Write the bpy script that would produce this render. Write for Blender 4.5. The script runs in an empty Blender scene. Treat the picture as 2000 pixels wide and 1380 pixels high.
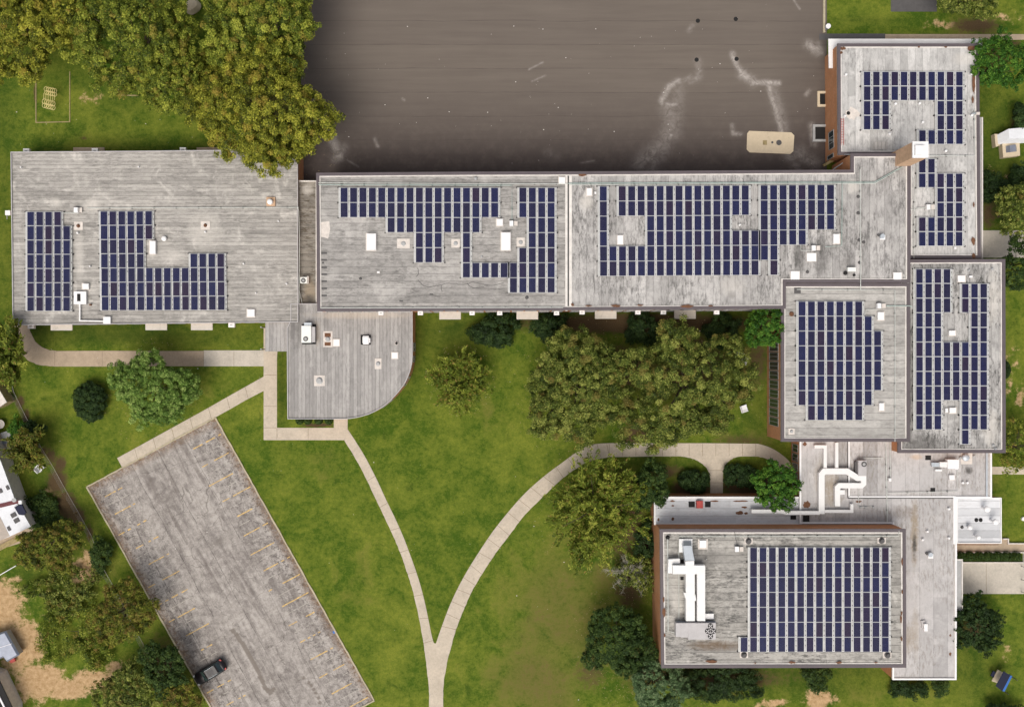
import bpy, math, random
import numpy as np
from mathutils import Vector, Matrix
random.seed(7)
rng = np.random.default_rng(11)
SC = bpy.context.scene
COL = SC.collection

# ---------------------------------------------------------------- camera, sky, sun
S = 14.0      # photograph pixels per metre on the ground
H = 130.0     # camera height in metres
cam = bpy.data.cameras.new("camera"); co = bpy.data.objects.new("camera", cam); COL.objects.link(co)
co.location = (0, 0, H); co.rotation_euler = (0, 0, 0)
cam.sensor_width = 36.0; cam.sensor_fit = 'HORIZONTAL'
cam.lens = 36.0 * H / (2000.0 / S)
cam.clip_start = 1.0; cam.clip_end = 5000
SC.camera = co
SUN_EL, SUN_AZ = math.radians(60), math.radians(200)     # azimuth clockwise from north (+y)
w = bpy.data.worlds.new("World"); SC.world = w; w.use_nodes = True
wn = w.node_tree
sky = wn.nodes.new("ShaderNodeTexSky"); sky.sky_type = 'NISHITA'; sky.sun_disc = False
sky.sun_elevation = SUN_EL; sky.sun_rotation = SUN_AZ; sky.dust_density = 5.0; sky.air_density = 1.0; sky.ozone_density = 0.6
bg = [n for n in wn.nodes if n.type == 'BACKGROUND'][0]
bg.inputs['Strength'].default_value = 0.125
hs = wn.nodes.new('ShaderNodeHueSaturation'); hs.inputs['Saturation'].default_value = 0.35
wn.links.new(sky.outputs[0], hs.inputs['Color']); wn.links.new(hs.outputs[0], bg.inputs['Color'])      # thin cloud takes the blue out of the sky
sl = bpy.data.lights.new("sun", 'SUN'); sl.energy = 1.9; sl.angle = math.radians(40); sl.color = (1.0, 0.93, 0.82)
so = bpy.data.objects.new("sun", sl); COL.objects.link(so); so.location = (-30, -60, 90)
sd = Vector((math.sin(SUN_AZ) * math.cos(SUN_EL), math.cos(SUN_AZ) * math.cos(SUN_EL), math.sin(SUN_EL)))
so.rotation_euler = sd.to_track_quat('Z', 'Y').to_euler()
SC.view_settings.view_transform = 'Standard'; SC.view_settings.look = 'None'
SC.view_settings.exposure = 0.05; SC.view_settings.gamma = 1.0

# ---------------------------------------------------------------- mapping photo -> world
def X(px, z=0.0): return (px - 1000.0) / S * (H - z) / H
def Y(py, z=0.0): return (690.0 - py) / S * (H - z) / H
def P(px, py, z=0.0): return (X(px, z), Y(py, z), z)
def XY(p, z=0.0): return (X(p[0], z), Y(p[1], z))

# ---------------------------------------------------------------- node helpers
class NT:
    def __init__(s, name):
        s.m = bpy.data.materials.new(name); s.m.use_nodes = True
        s.t = s.m.node_tree; s.b = s.t.nodes['Principled BSDF']
        s.g = s.t.nodes.new('ShaderNodeNewGeometry'); s.pos = s.g.outputs['Position']
        s.out = [n for n in s.t.nodes if n.type == 'OUTPUT_MATERIAL'][0]
    def n(s, typ, **k):
        x = s.t.nodes.new(typ)
        for a, v in k.items(): setattr(x, a, v)
        return x
    def l(s, a, b): s.t.links.new(a, b)
    def put(s, inp, v):
        if isinstance(v, bpy.types.NodeSocket): s.l(v, inp)
        elif isinstance(v, (tuple, list)) and len(v) == 3 and inp.type == 'RGBA': inp.default_value = (*v, 1)
        else: inp.default_value = v
    def scale(s, v, sc):
        x = s.n('ShaderNodeVectorMath', operation='MULTIPLY'); s.put(x.inputs[0], v); x.inputs[1].default_value = sc
        return x.outputs[0]
    def noise(s, scale=1.0, detail=4, rough=0.55, vec=None, dist=0.0):
        x = s.n('ShaderNodeTexNoise'); s.put(x.inputs['Vector'], vec if vec is not None else s.pos)
        x.inputs['Scale'].default_value = scale; x.inputs['Detail'].default_value = detail
        x.inputs['Roughness'].default_value = rough; x.inputs['Distortion'].default_value = dist
        return x.outputs['Fac']
    def math(s, op, a, b=0.0, c=None, clamp=False):
        x = s.n('ShaderNodeMath', operation=op, use_clamp=clamp); s.put(x.inputs[0], a); s.put(x.inputs[1], b)
        if c is not None: s.put(x.inputs[2], c)
        return x.outputs[0]
    def rng(s, v, a, b, c=0.0, d=1.0):
        x = s.n('ShaderNodeMapRange'); s.put(x.inputs[0], v)
        for i, q in enumerate((a, b, c, d)): x.inputs[i + 1].default_value = q
        return x.outputs[0]
    def mix(s, f, a, b, mode='MIX'):
        x = s.n('ShaderNodeMix', data_type='RGBA', blend_type=mode)
        s.put(x.inputs[0], f); s.put(x.inputs[6], a); s.put(x.inputs[7], b)
        return x.outputs[2]
    def xyz(s, v=None):
        x = s.n('ShaderNodeSeparateXYZ'); s.put(x.inputs[0], v if v is not None else s.pos); return x.outputs
    def comb(s, a, b, c=0.0):
        x = s.n('ShaderNodeCombineXYZ'); s.put(x.inputs[0], a); s.put(x.inputs[1], b); s.put(x.inputs[2], c); return x.outputs[0]
    def white(s, v):
        x = s.n('ShaderNodeTexWhiteNoise', noise_dimensions='1D'); s.put(x.inputs['W'], v); return x.outputs['Value']
    def white2(s, v):
        x = s.n('ShaderNodeTexWhiteNoise', noise_dimensions='2D'); s.put(x.inputs['Vector'], v); return x.outputs['Value']
    def attr(s, name):
        x = s.n('ShaderNodeAttribute', attribute_name=name); return x.outputs['Fac'], x.outputs['Color']
    def bump(s, h, dist=0.05, strength=0.5):
        x = s.n('ShaderNodeBump'); x.inputs['Strength'].default_value = strength; x.inputs['Distance'].default_value = dist
        s.put(x.inputs['Height'], h); s.l(x.outputs[0], s.b.inputs['Normal'])
    def done(s, col, rough=0.85, metal=0.0, spec=0.3):
        s.put(s.b.inputs['Base Color'], col); s.put(s.b.inputs['Roughness'], rough); s.b.inputs['Metallic'].default_value = metal
        s.b.inputs['Specular IOR Level'].default_value = spec
        return s.m

def plain(name, col, rough=0.6, metal=0.0, var=0.18, scale=1.5, spec=0.4):
    t = NT(name); n1 = t.noise(scale, 5, 0.65); n2 = t.noise(scale * 9, 3, 0.6)
    f = t.rng(t.math('ADD', t.math('MULTIPLY', n1, 0.65), t.math('MULTIPLY', n2, 0.35)), 0.35, 0.65)
    c2 = tuple(min(1, c * (1 + var * 0.6)) for c in col); c1 = tuple(c * (1 - var) for c in col)
    return t.done(t.mix(f, c1, c2), rough, metal, spec)

def roof_mat(name, base, axis='x', pitch=0.5, stain=0.5, pale=0.5, seam=0.5, streak=0.5, dark=(0.06, 0.058, 0.055), seed=0.0, spots=()):
    """felt or membrane laid in strips running along `axis`"""
    t = NT(name); o = t.xyz()
    along, across = (o[0], o[1]) if axis == 'x' else (o[1], o[0])
    wob = t.math('MULTIPLY', t.math('SUBTRACT', t.noise(0.35, 2, vec=t.comb(along, seed)), 0.5), 0.05)
    ac = t.math('ADD', across, wob)
    q = t.math('DIVIDE', ac, pitch); idx = t.math('FLOOR', q); fr = t.math('FRACT', q)
    strip = t.white(t.math('ADD', idx, seed + 0.37))
    # sheet ends along the strip
    seg = t.math('FLOOR', t.math('ADD', t.math('DIVIDE', along, 9.0), t.math('MULTIPLY', strip, 7.0)))
    sheet = t.white2(t.comb(idx, seg))
    e = t.math('ABSOLUTE', t.math('SUBTRACT', fr, 0.5))
    line = t.rng(e, 0.5 - 0.085 / pitch, 0.5 - 0.03 / pitch)
    sv = t.comb(t.math('MULTIPLY', along, 0.9), t.math('MULTIPLY', across, 2.3), seed)
    st = t.noise(1.0, 6, 0.7, vec=sv)
    sp_ = t.noise(1.0, 6, 0.75, vec=t.comb(t.math('MULTIPLY', along, 0.55), t.math('MULTIPLY', idx, 5.31), t.math('MULTIPLY', fr, 1.3)))
    fine = t.noise(1.0, 5, 0.75, vec=t.comb(t.math('MULTIPLY', along, 5.0), t.math('MULTIPLY', across, 8.0), seed + 3))
    broken = t.rng(t.noise(0.8, 4, 0.7, vec=t.comb(along, t.math('MULTIPLY', idx, 3.3), seed)), 0.4, 0.65)
    b2 = tuple(c * 0.70 for c in base); b3 = tuple(min(1, c * 1.20) for c in base)
    col = t.mix(t.math('ADD', t.math('MULTIPLY', sheet, 0.6), t.math('MULTIPLY', strip, 0.4)), b2, b3)
    col = t.mix(t.math('MULTIPLY', t.rng(st, 0.52, 0.70), streak * .55), col, tuple(c * 0.45 for c in base))
    col = t.mix(t.math('MULTIPLY', t.rng(sp_, 0.48, 0.68), streak * 1.0), col, tuple(c * 0.44 for c in base))
    col = t.mix(t.math('MULTIPLY', t.rng(fine, 0.48, 0.70), 0.55 * streak + .05), col, tuple(c * 0.55 for c in base))
    # dark algae near seams in patches
    big = t.rng(t.noise(0.16, 5, 0.6, vec=t.scale(t.pos, (1, 1, 0)), dist=0.6), 0.40, 0.55)
    mott = t.rng(t.noise(2.2, 6, 0.75, vec=t.comb(t.math('MULTIPLY', along, 0.5), t.math('MULTIPLY', across, 1.6), seed + 5)), 0.48, 0.60)
    col = t.mix(t.math('MULTIPLY', t.math('MULTIPLY', big, mott), stain), col, dark)
    # pale ponding residue
    p1 = t.rng(t.noise(0.33, 6, 0.62, vec=t.comb(o[0], o[1], seed + 9), dist=1.2), 0.52, 0.66)
    p2 = t.rng(t.noise(1.7, 5, 0.7), 0.35, 0.62)
    col = t.mix(t.math('MULTIPLY', t.math('MULTIPLY', p1, p2), pale), col, tuple(min(1, c * 1.45) for c in base))
    col = t.mix(t.math('MULTIPLY', t.math('MULTIPLY', line, t.rng(broken, 0, 1, .35, 1.)), seam), col, tuple(c * 0.27 for c in base))
    for (sx, sy, rx, ry, zz, sg, sc) in spots:
        dx = t.math('DIVIDE', t.math('SUBTRACT', o[0], X(sx, zz)), rx / S); dy = t.math('DIVIDE', t.math('SUBTRACT', o[1], Y(sy, zz)), ry / S)
        q2 = t.math('SUBTRACT', 1.0, t.math('ADD', t.math('MULTIPLY', dx, dx), t.math('MULTIPLY', dy, dy)))
        q2 = t.math('ADD', q2, t.math('MULTIPLY', t.math('SUBTRACT', t.noise(1.3, 6, .75, dist=.8), .5), 2.2))
        col = t.mix(t.math('MULTIPLY', t.rng(q2, 0.0, 1.1), sg), col, sc)
    spk = t.rng(t.noise(6.0, 2, 0.9), 0.72, 0.8)
    col = t.mix(t.math('MULTIPLY', spk, 0.3), col, tuple(c * 0.4 for c in base))
    t.bump(t.math('ADD', line, fine), 0.02, 0.4)
    return t.done(col, 0.8)

def concrete_mat(name, base, var=0.25, joint=None):
    t = NT(name)
    a = t.noise(0.55, 6, 0.7); b = t.noise(3.0, 6, 0.8); c = t.noise(14, 3, 0.7)
    f = t.rng(t.math('ADD', t.math('ADD', t.math('MULTIPLY', a, .45), t.math('MULTIPLY', b, .35)), t.math('MULTIPLY', c, .2)), 0.38, 0.62)
    col = t.mix(f, tuple(q * (1 - var) for q in base), tuple(min(1, q * (1 + var * .5)) for q in base))
    st = t.rng(t.noise(1.1, 7, .8, dist=.7), .56, .66, 0, .45)
    col = t.mix(st, col, tuple(q * .5 for q in base))
    return t.done(col, 0.9)

def brick_mat(name, base, mortar=(0.30, 0.25, 0.2)):
    t = NT(name); o = t.xyz()
    u = t.math('ADD', o[0], o[1])
    br = t.n('ShaderNodeTexBrick'); t.put(br.inputs['Vector'], t.comb(u, o[2]))
    br.inputs['Scale'].default_value = 1.0; br.inputs['Brick Width'].default_value = 0.22; br.inputs['Row Height'].default_value = 0.075
    br.inputs['Mortar Size'].default_value = 0.008
    t.put(br.inputs['Color1'], base); t.put(br.inputs['Color2'], tuple(c * 0.72 for c in base)); t.put(br.inputs['Mortar'], mortar)
    n = t.rng(t.noise(0.5, 5, 0.6), 0.35, 0.65)
    col = t.mix(t.math('MULTIPLY', n, 0.4), br.outputs['Color'], tuple(c * 0.55 for c in base))
    return t.done(col, 0.9)

M = {}
M['roof_left'] = roof_mat('felt_roof_left', (0.42, 0.395, 0.365), 'x', 0.52, 0.35, 0.9, 0.5, 0.75, seed=1.0, spots=[(400, 450, 40, 40, 3.8, .5, (0.62, 0.58, 0.53)), (155, 500, 10, 60, 3.8, .5, (0.62, 0.58, 0.53)), (180, 400, 22, 16, 3.8, .7, (0.62, 0.58, 0.53)), (108, 395, 12, 12, 3.8, .7, (0.62, 0.58, 0.53)), (335, 500, 30, 20, 3.8, .45, (0.62, 0.58, 0.53)), (100, 380, 60, 12, 3.8, .35, (0.07, 0.065, 0.06))])
M['roof_mid'] = roof_mat('felt_roof_mid', (0.40, 0.38, 0.36), 'x', 0.95, 0.45, 0.55, 0.6, 0.8, seed=2.0)
M['roof_east'] = roof_mat('felt_roof_east', (0.475, 0.455, 0.44), 'y', 0.98, 0.65, 0.35, 0.5, 0.95, seed=3.0, spots=[(1560, 500, 16, 40, 7.4, .6, (0.07, 0.065, 0.06)), (1605, 505, 22, 45, 7.4, .6, (0.07, 0.065, 0.06)), (1655, 510, 18, 30, 7.4, .5, (0.07, 0.065, 0.06)), (1545, 545, 26, 12, 7.4, .5, (0.07, 0.065, 0.06)), (1146, 395, 16, 18, 7.4, .6, (0.62, 0.58, 0.53)), (1665, 365, 14, 16, 7.4, .6, (0.62, 0.58, 0.53)), (1430, 575, 9, 9, 7.4, .6, (0.07, 0.065, 0.06)), (1430, 560, 30, 22, 7.4, .4, (0.62, 0.58, 0.53))])
M['roof_entry'] = roof_mat('felt_roof_entry', (0.38, 0.36, 0.345), 'y', 0.5, 0.2, 0.35, 0.45, 0.45, seed=4.0, spots=[(585, 640, 20, 50, 3.6, .55, (0.07, 0.065, 0.06)), (700, 615, 110, 9, 3.6, .5, (0.55, 0.47, 0.38)), (620, 650, 8, 26, 3.6, .6, (0.30, 0.24, 0.17)), (575, 600, 26, 14, 3.6, .4, (0.07, 0.065, 0.06))])
M['roof_north'] = roof_mat('felt_roof_north', (0.54, 0.525, 0.51), 'y', 1.0, 0.4, 0.4, 0.35, 0.6, seed=5.0, spots=[(1720, 285, 30, 20, 5.2, .5, (0.07, 0.065, 0.06)), (1880, 115, 24, 14, 5.2, .5, (0.62, 0.58, 0.53)), (1750, 480, 14, 30, 5.2, .4, (0.07, 0.065, 0.06))])
M['roof_hall'] = roof_mat('felt_roof_hall', (0.45, 0.43, 0.405), 'x', 0.98, 0.35, 0.35, 0.6, 0.55, seed=6.0)
M['roof_block'] = roof_mat('felt_roof_block', (0.44, 0.425, 0.41), 'y', 0.98, 0.95, 0.6, 0.55, 0.9, seed=7.0, spots=[(1800, 866, 70, 20, 6.2, .75, (0.07, 0.065, 0.06)), (1775, 740, 9, 190, 6.2, .7, (0.07, 0.065, 0.06)), (1830, 515, 60, 8, 6.2, .5, (0.07, 0.065, 0.06)), (1940, 580, 18, 60, 6.2, .6, (0.62, 0.58, 0.53)), (1935, 835, 18, 40, 6.2, .7, (0.62, 0.58, 0.53))])
M['roof_gym'] = roof_mat('felt_roof_gym', (0.40, 0.38, 0.35), 'x', 0.98, 0.85, 0.75, 0.75, 0.95, seed=8.0, spots=[(1400, 1260, 62, 11, 7.7, .85, (0.13, 0.085, 0.05)), (1360, 1085, 60, 30, 7.7, .35, (0.07, 0.065, 0.06)), (1322, 1180, 14, 60, 7.7, .35, (0.62, 0.58, 0.53))])
M['roof_white'] = roof_mat('membrane_roof', (0.47, 0.45, 0.445), 'y', 1.9, 0.55, 0.4, 0.35, 0.35, dark=(0.2, 0.17, 0.14), seed=9.0, spots=[(1786, 1040, 9, 75, 4, .9, (0.30, 0.24, 0.17)), (1786, 1065, 5, 30, 4, .95, (0.07, 0.065, 0.06)), (1775, 1245, 14, 30, 4, .6, (0.30, 0.24, 0.17)), (1788, 1235, 8, 60, 4, .45, (0.30, 0.24, 0.17)), (1765, 1000, 30, 16, 4, .4, (0.13, 0.085, 0.05)), (1623, 945, 18, 26, 4, .75, (0.30, 0.24, 0.17)), (1625, 975, 22, 16, 4, .6, (0.30, 0.24, 0.17)), (1892, 918, 9, 9, 4, .9, (0.07, 0.065, 0.06)), (1790, 892, 14, 6, 4, .4, (0.5, 0.3, 0.13)), (1600, 930, 12, 40, 4, .4, (0.30, 0.24, 0.17))])
M['roof_annex'] = roof_mat('membrane_roof_annex', (0.60, 0.605, 0.625), 'x', 1.0, 0.2, 0.2, 0.5, 0.2, dark=(0.25, 0.2, 0.17), seed=10.0)
M['roof_link'] = roof_mat('felt_roof_link', (0.28, 0.255, 0.22), 'x', 0.9, 0.8, 0.3, 0.7, 0.9, dark=(0.07, 0.05, 0.03), seed=12.0, spots=[(606, 572, 14, 32, 3.2, .85, (0.30, 0.24, 0.17)), (605, 585, 12, 12, 3.2, .9, (0.07, 0.065, 0.06)), (600, 370, 14, 12, 3.2, .6, (0.62, 0.58, 0.53))])
M['brick'] = brick_mat('red_brick', (0.64, 0.27, 0.11))
M['coping'] = plain('mauve_grey_coping', (0.105, 0.086, 0.094), 0.55, 0.0, 0.15, 0.7)
M['flash'] = plain('pale_flashing', (0.72, 0.68, 0.64), 0.6, 0.0, 0.2, 1.3)
M['edge'] = plain('grey_edge_metal', (0.46, 0.44, 0.44), 0.6, 0.0, 0.12, 1.0)
M['white'] = plain('white_paint', (0.80, 0.79, 0.79), 0.5, 0.0, 0.08, 1.0)
M['duct'] = plain('white_duct_paint', (0.76, 0.75, 0.74), 0.5, 0.0, 0.06, 1.0)
M['galv'] = plain('galvanised_steel', (0.52, 0.56, 0.60), 0.4, 0.4, 0.12, 1.0)
M['cream'] = plain('cream_curb', (0.66, 0.60, 0.55), 0.8, 0.0, 0.2, 2.0)
M['grey'] = plain('grey_metal', (0.38, 0.38, 0.38), 0.5, 0.1)
M['dgrey'] = plain('dark_grey', (0.09, 0.085, 0.085), 0.7)
M['black'] = plain('black_void', (0.012, 0.011, 0.011), 0.8)
M['rust'] = plain('rusty_brown', (0.16, 0.075, 0.04), 0.9, 0.0, 0.35, 3.0)
M['red'] = plain('red_metal', (0.42, 0.06, 0.05), 0.6)
M['acwhite'] = plain('ac_casing', (0.78, 0.78, 0.74), 0.5, 0.0, 0.08)
M['concrete'] = concrete_mat('path_concrete', (0.53, 0.455, 0.365))
M['concrete_tan'] = concrete_mat('tan_path_concrete', (0.42, 0.33, 0.24))
M['concrete_new'] = concrete_mat('pale_concrete', (0.52, 0.47, 0.40))
M['slab'] = concrete_mat('door_canopy_concrete', (0.58, 0.54, 0.48), 0.15)
M['pad'] = concrete_mat('cream_pad_concrete', (0.60, 0.50, 0.36), 0.12)
M['kerb'] = concrete_mat('kerb_concrete', (0.46, 0.40, 0.28), 0.3)
M['joint'] = plain('joint_line', (0.22, 0.17, 0.12), 0.9)
M['yellow'] = plain('worn_yellow_paint', (0.64, 0.43, 0.16), 0.8, 0.0, 0.45, 1.8)
M['palepaint'] = plain('worn_pale_paint', (0.40, 0.37, 0.33), 0.8, 0.0, 0.3, 4.0)
M['timber'] = plain('weathered_timber', (0.33, 0.26, 0.13), 0.9, 0.0, 0.4, 3)
M['bars'] = plain('pale_yellow_bars', (0.75, 0.62, 0.28), 0.5)
M['bark'] = plain('bark', (0.10, 0.075, 0.05), 0.95, 0.0, 0.4, 6)
M['paleb'] = plain('pale_bark', (0.38, 0.36, 0.30), 0.95, 0.0, 0.3, 6)
M['glass'] = plain('window_glass', (0.02, 0.035, 0.04), 0.12, 0.0, 0.2, 1.0, 0.6)
M['frame'] = plain('window_frame', (0.30, 0.30, 0.30), 0.5)
M['conduit'] = plain('pale_conduit', (0.62, 0.64, 0.60), 0.5, 0.2)
M['conduit_green'] = plain('greenish_conduit', (0.42, 0.52, 0.48), 0.5, 0.2)
M['rack'] = plain('panel_racking', (0.52, 0.52, 0.51), 0.45, 0.2, 0.2, 2.5)
M['navy'] = plain('navy_fabric', (0.006, 0.009, 0.035), 0.7)
M['blue'] = plain('blue_plastic', (0.03, 0.13, 0.42), 0.5)
M['slate'] = plain('slate_blue_metal', (0.24, 0.26, 0.32), 0.35, 0.3, 0.15)
M['maroon'] = plain('maroon_trim', (0.12, 0.025, 0.03), 0.6)
M['tan_roof'] = plain('tan_roof', (0.42, 0.36, 0.31), 0.8)
M['house_white'] = plain('white_roof_coating', (0.70, 0.71, 0.74), 0.6, 0.0, 0.12, 0.6)
M['chimney'] = plain('chimney_brick', (0.56, 0.37, 0.24), 0.9, 0.0, 0.2, 2)

def panel_mat():
    t = NT('solar_cells')
    tc = t.n('ShaderNodeTexCoord'); o = t.xyz(tc.outputs['Object'])
    info = t.n('ShaderNodeObjectInfo'); r = info.outputs['Random']
    cs = 0.151
    fx = t.math('ABSOLUTE', t.math('SUBTRACT', t.math('FRACT', t.math('ADD', t.math('DIVIDE', o[0], cs), 50.0)), 0.5))
    fy = t.math('ABSOLUTE', t.math('SUBTRACT', t.math('FRACT', t.math('ADD', t.math('DIVIDE', o[1], cs), 50.0)), 0.5))
    dot = t.math('LESS_THAN', t.math('ADD', fx, fy), 0.2)          # pale diamonds at the cell corners
    cellv = t.white2(t.comb(t.math('FLOOR', t.math('ADD', t.math('DIVIDE', o[0], cs), 50.5)), t.math('FLOOR', t.math('ADD', t.math('DIVIDE', o[1], cs), t.math('MULTIPLY', r, 91.0)))))
    c1 = t.mix(r, (0.008, 0.007, 0.036), (0.006, 0.010, 0.060))
    r2 = t.white(t.math('MULTIPLY', r, 77.0))
    c1 = t.mix(t.rng(r2, 0.8, 1.0, 0, .7), c1, (0.026, 0.009, 0.026))
    c1 = t.mix(t.math('MULTIPLY', cellv, 0.45), c1, (0.012, 0.01, 0.03))
    grid = t.math('GREATER_THAN', t.math('MAXIMUM', t.math('SUBTRACT', 0.5, fx), t.math('SUBTRACT', 0.5, fy)), 0.47)
    c = t.mix(t.math('MULTIPLY', dot, 0.32), c1, (0.45, 0.46, 0.55))
    m = t.done(c, 0.35, 0.0, 0.16)
    return m
M['cells'] = panel_mat()
M['pframe'] = plain('panel_frame', (0.76, 0.77, 0.80), 0.5, 0.0, 0.08)

# ---------------------------------------------------------------- mesh builder
WO = {}          # world origin of every object built
class MB:
    def __init__(s): s.v = []; s.f = []; s.mi = []
    def face(s, idx, m=0): s.f.append(idx); s.mi.append(m)
    def prism(s, poly, z0, z1, m=0, bottom=True, z1s=None):
        """poly: world xy list; vertical sides"""
        a = 0.0; n = len(poly)
        for i in range(n):
            x0, y0 = poly[i][:2]; x1, y1 = poly[(i + 1) % n][:2]; a += x0 * y1 - x1 * y0
        if a < 0: poly = poly[::-1]; z1s = z1s[::-1] if z1s else None
        b = len(s.v)
        for p in poly: s.v.append((p[0], p[1], z0))
        for i, p in enumerate(poly): s.v.append((p[0], p[1], z1s[i] if z1s else z1))
        s.face([b + n + i for i in range(n)], m)
        if bottom: s.face([b + n - 1 - i for i in range(n)], m)
        for i in range(n):
            j = (i + 1) % n; s.face([b + i, b + j, b + n + j, b + n + i], m)
        return s
    def rect(s, x0, y0, x1, y1, z0, z1, m=0, px=True, rot=0.0):
        """a box from photo pixels seen at its top height"""
        if px: pts = [XY(p, z1) for p in ((x0, y0), (x1, y0), (x1, y1), (x0, y1))]
        else: pts = [(x0, y0), (x1, y0), (x1, y1), (x0, y1)]
        if rot:
            cx = sum(p[0] for p in pts) / 4; cy = sum(p[1] for p in pts) / 4; c, n = math.cos(rot), math.sin(rot)
            pts = [(cx + (p[0] - cx) * c - (p[1] - cy) * n, cy + (p[0] - cx) * n + (p[1] - cy) * c) for p in pts]
        return s.prism(pts, z0, z1, m)
    def frustum(s, pts0, z0, pts1, z1, m=0):
        n = len(pts0); b = len(s.v)
        for p in pts0: s.v.append((p[0], p[1], z0))
        for p in pts1: s.v.append((p[0], p[1], z1))
        s.face([b + n + i for i in range(n)], m); s.face([b + n - 1 - i for i in range(n)], m)
        for i in range(n):
            j = (i + 1) % n; s.face([b + i, b + j, b + n + j, b + n + i], m)
        return s
    def cyl(s, x, y, r, z0, z1, m=0, n=16, r1=None):
        r1 = r if r1 is None else r1
        c = [(math.cos(2 * math.pi * i / n), math.sin(2 * math.pi * i / n)) for i in range(n)]
        return s.frustum([(x + r * a, y + r * b) for a, b in c], z0, [(x + r1 * a, y + r1 * b) for a, b in c], z1, m)
    def dome(s, x, y, r, z0, h, m=0, n=14, k=4):
        for i in range(k):
            a0, a1 = math.pi / 2 * i / k, math.pi / 2 * (i + 1) / k
            s.cyl(x, y, r * math.cos(a0), z0 + h * math.sin(a0), z0 + h * math.sin(a1), m, n, max(0.01, r * math.cos(a1)))
        return s
    def tube(s, pts, r, m=0, n=6):
        """round tube through 3-D points"""
        pts = [Vector(p) for p in pts]; rings = []
        for i, p in enumerate(pts):
            d = (pts[min(i + 1, len(pts) - 1)] - pts[max(i - 1, 0)])
            if d.length < 1e-6: d = Vector((0, 0, 1))
            d.normalize(); u = d.cross(Vector((0.13, 0.31, 0.94)))
            if u.length < 0.05: u = d.cross(Vector((1, 0, 0)))
            u.normalize(); v = d.cross(u); rr = r[i] if isinstance(r, (list, tuple)) else r
            b = len(s.v)
            for k in range(n):
                a = 2 * math.pi * k / n; s.v.append(tuple(p + (u * math.cos(a) + v * math.sin(a)) * rr))
            rings.append(b)
        for a, b in zip(rings, rings[1:]):
            for k in range(n):
                k2 = (k + 1) % n; s.face([a + k, a + k2, b + k2, b + k], m)
        s.face([rings[0] + k for k in range(n)][::-1], m); s.face([rings[-1] + k for k in range(n)], m)
        return s
    def strip(s, pts, wd, z0, z1, m=0, closed=False):
        """flat box-section run along a plan polyline with mitred corners"""
        n = len(pts); L = []; R = []
        for i in range(n):
            if closed: a, b, c = pts[i - 1], pts[i], pts[(i + 1) % n]
            else: a, b, c = pts[max(i - 1, 0)], pts[i], pts[min(i + 1, n - 1)]
            def nrm(p, q):
                dx, dy = q[0] - p[0], q[1] - p[1]; l = math.hypot(dx, dy)
                return (-dy / l, dx / l) if l > 1e-9 else None
            n0, n1 = nrm(a, b), nrm(b, c)
            n0 = n0 or n1; n1 = n1 or n0
            mx, my = n0[0] + n1[0], n0[1] + n1[1]; l2 = mx * mx + my * my
            k = min(2.0 / l2, 2.5) if l2 > 1e-6 else 1.0
            hw = wd[i] / 2 if isinstance(wd, (list, tuple)) else wd / 2
            L.append((b[0] + mx * k * hw, b[1] + my * k * hw)); R.append((b[0] - mx * k * hw, b[1] - my * k * hw))
        b0 = len(s.v)
        for i in range(n):
            for q, z in ((L[i], z0), (R[i], z0), (R[i], z1), (L[i], z1)): s.v.append((q[0], q[1], z))
        rg = range(n if closed else n - 1)
        for i in rg:
            a = b0 + 4 * i; b = b0 + 4 * ((i + 1) % n)
            for k in range(4):
                k2 = (k + 1) % 4; s.face([a + k, a + k2, b + k2, b + k], m)
        if not closed:
            s.face([b0, b0 + 3, b0 + 2, b0 + 1], m); a = b0 + 4 * (n - 1); s.face([a, a + 1, a + 2, a + 3], m)
        return s
    def ring(s, poly, off, z0, z1, m=0):
        """a band `off` wide just inside a closed plan polygon"""
        inner = inset(poly, off / 2.0); return s.strip(inner, off, z0, z1, m, True)
    def build(s, name, mats, parent=None, smooth=False):
        mats = mats if isinstance(mats, (list, tuple)) else [mats]
        v = np.array(s.v, dtype=float)
        if parent is not None: o = np.array(WO[parent.name]); loc = (0, 0, 0)
        else:
            lo, hi = v.min(0), v.max(0); o = np.array(((lo[0] + hi[0]) / 2, (lo[1] + hi[1]) / 2, lo[2])); loc = tuple(o)
        me = bpy.data.meshes.new(name); me.from_pydata([tuple(q) for q in (v - o)], [], s.f)
        for m in mats: me.materials.append(M[m] if isinstance(m, str) else m)
        if len(mats) > 1: me.polygons.foreach_set('material_index', s.mi)
        if smooth: me.polygons.foreach_set('use_smooth', [True] * len(me.polygons))
        me.update()
        ob = bpy.data.objects.new(name, me); COL.objects.link(ob); ob.location = loc
        if parent is not None: ob.parent = parent
        WO[ob.name] = tuple(o)
        return ob

def inset(poly, d):
    a = sum(poly[i][0] * poly[(i + 1) % len(poly)][1] - poly[(i + 1) % len(poly)][0] * poly[i][1] for i in range(len(poly)))
    sg = 1 if a > 0 else -1; n = len(poly); out = []
    for i in range(n):
        p, q, r = poly[i - 1], poly[i], poly[(i + 1) % n]
        d0 = (q[0] - p[0], q[1] - p[1]); d1 = (r[0] - q[0], r[1] - q[1])
        l0, l1 = math.hypot(*d0), math.hypot(*d1)
        n0 = (-d0[1] / l0 * sg, d0[0] / l0 * sg); n1 = (-d1[1] / l1 * sg, d1[0] / l1 * sg)
        mx, my = n0[0] + n1[0], n0[1] + n1[1]; l2 = mx * mx + my * my; k = 2.0 / l2 if l2 > 1e-6 else 1
        out.append((q[0] + mx * k * d, q[1] + my * k * d))
    return out

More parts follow.
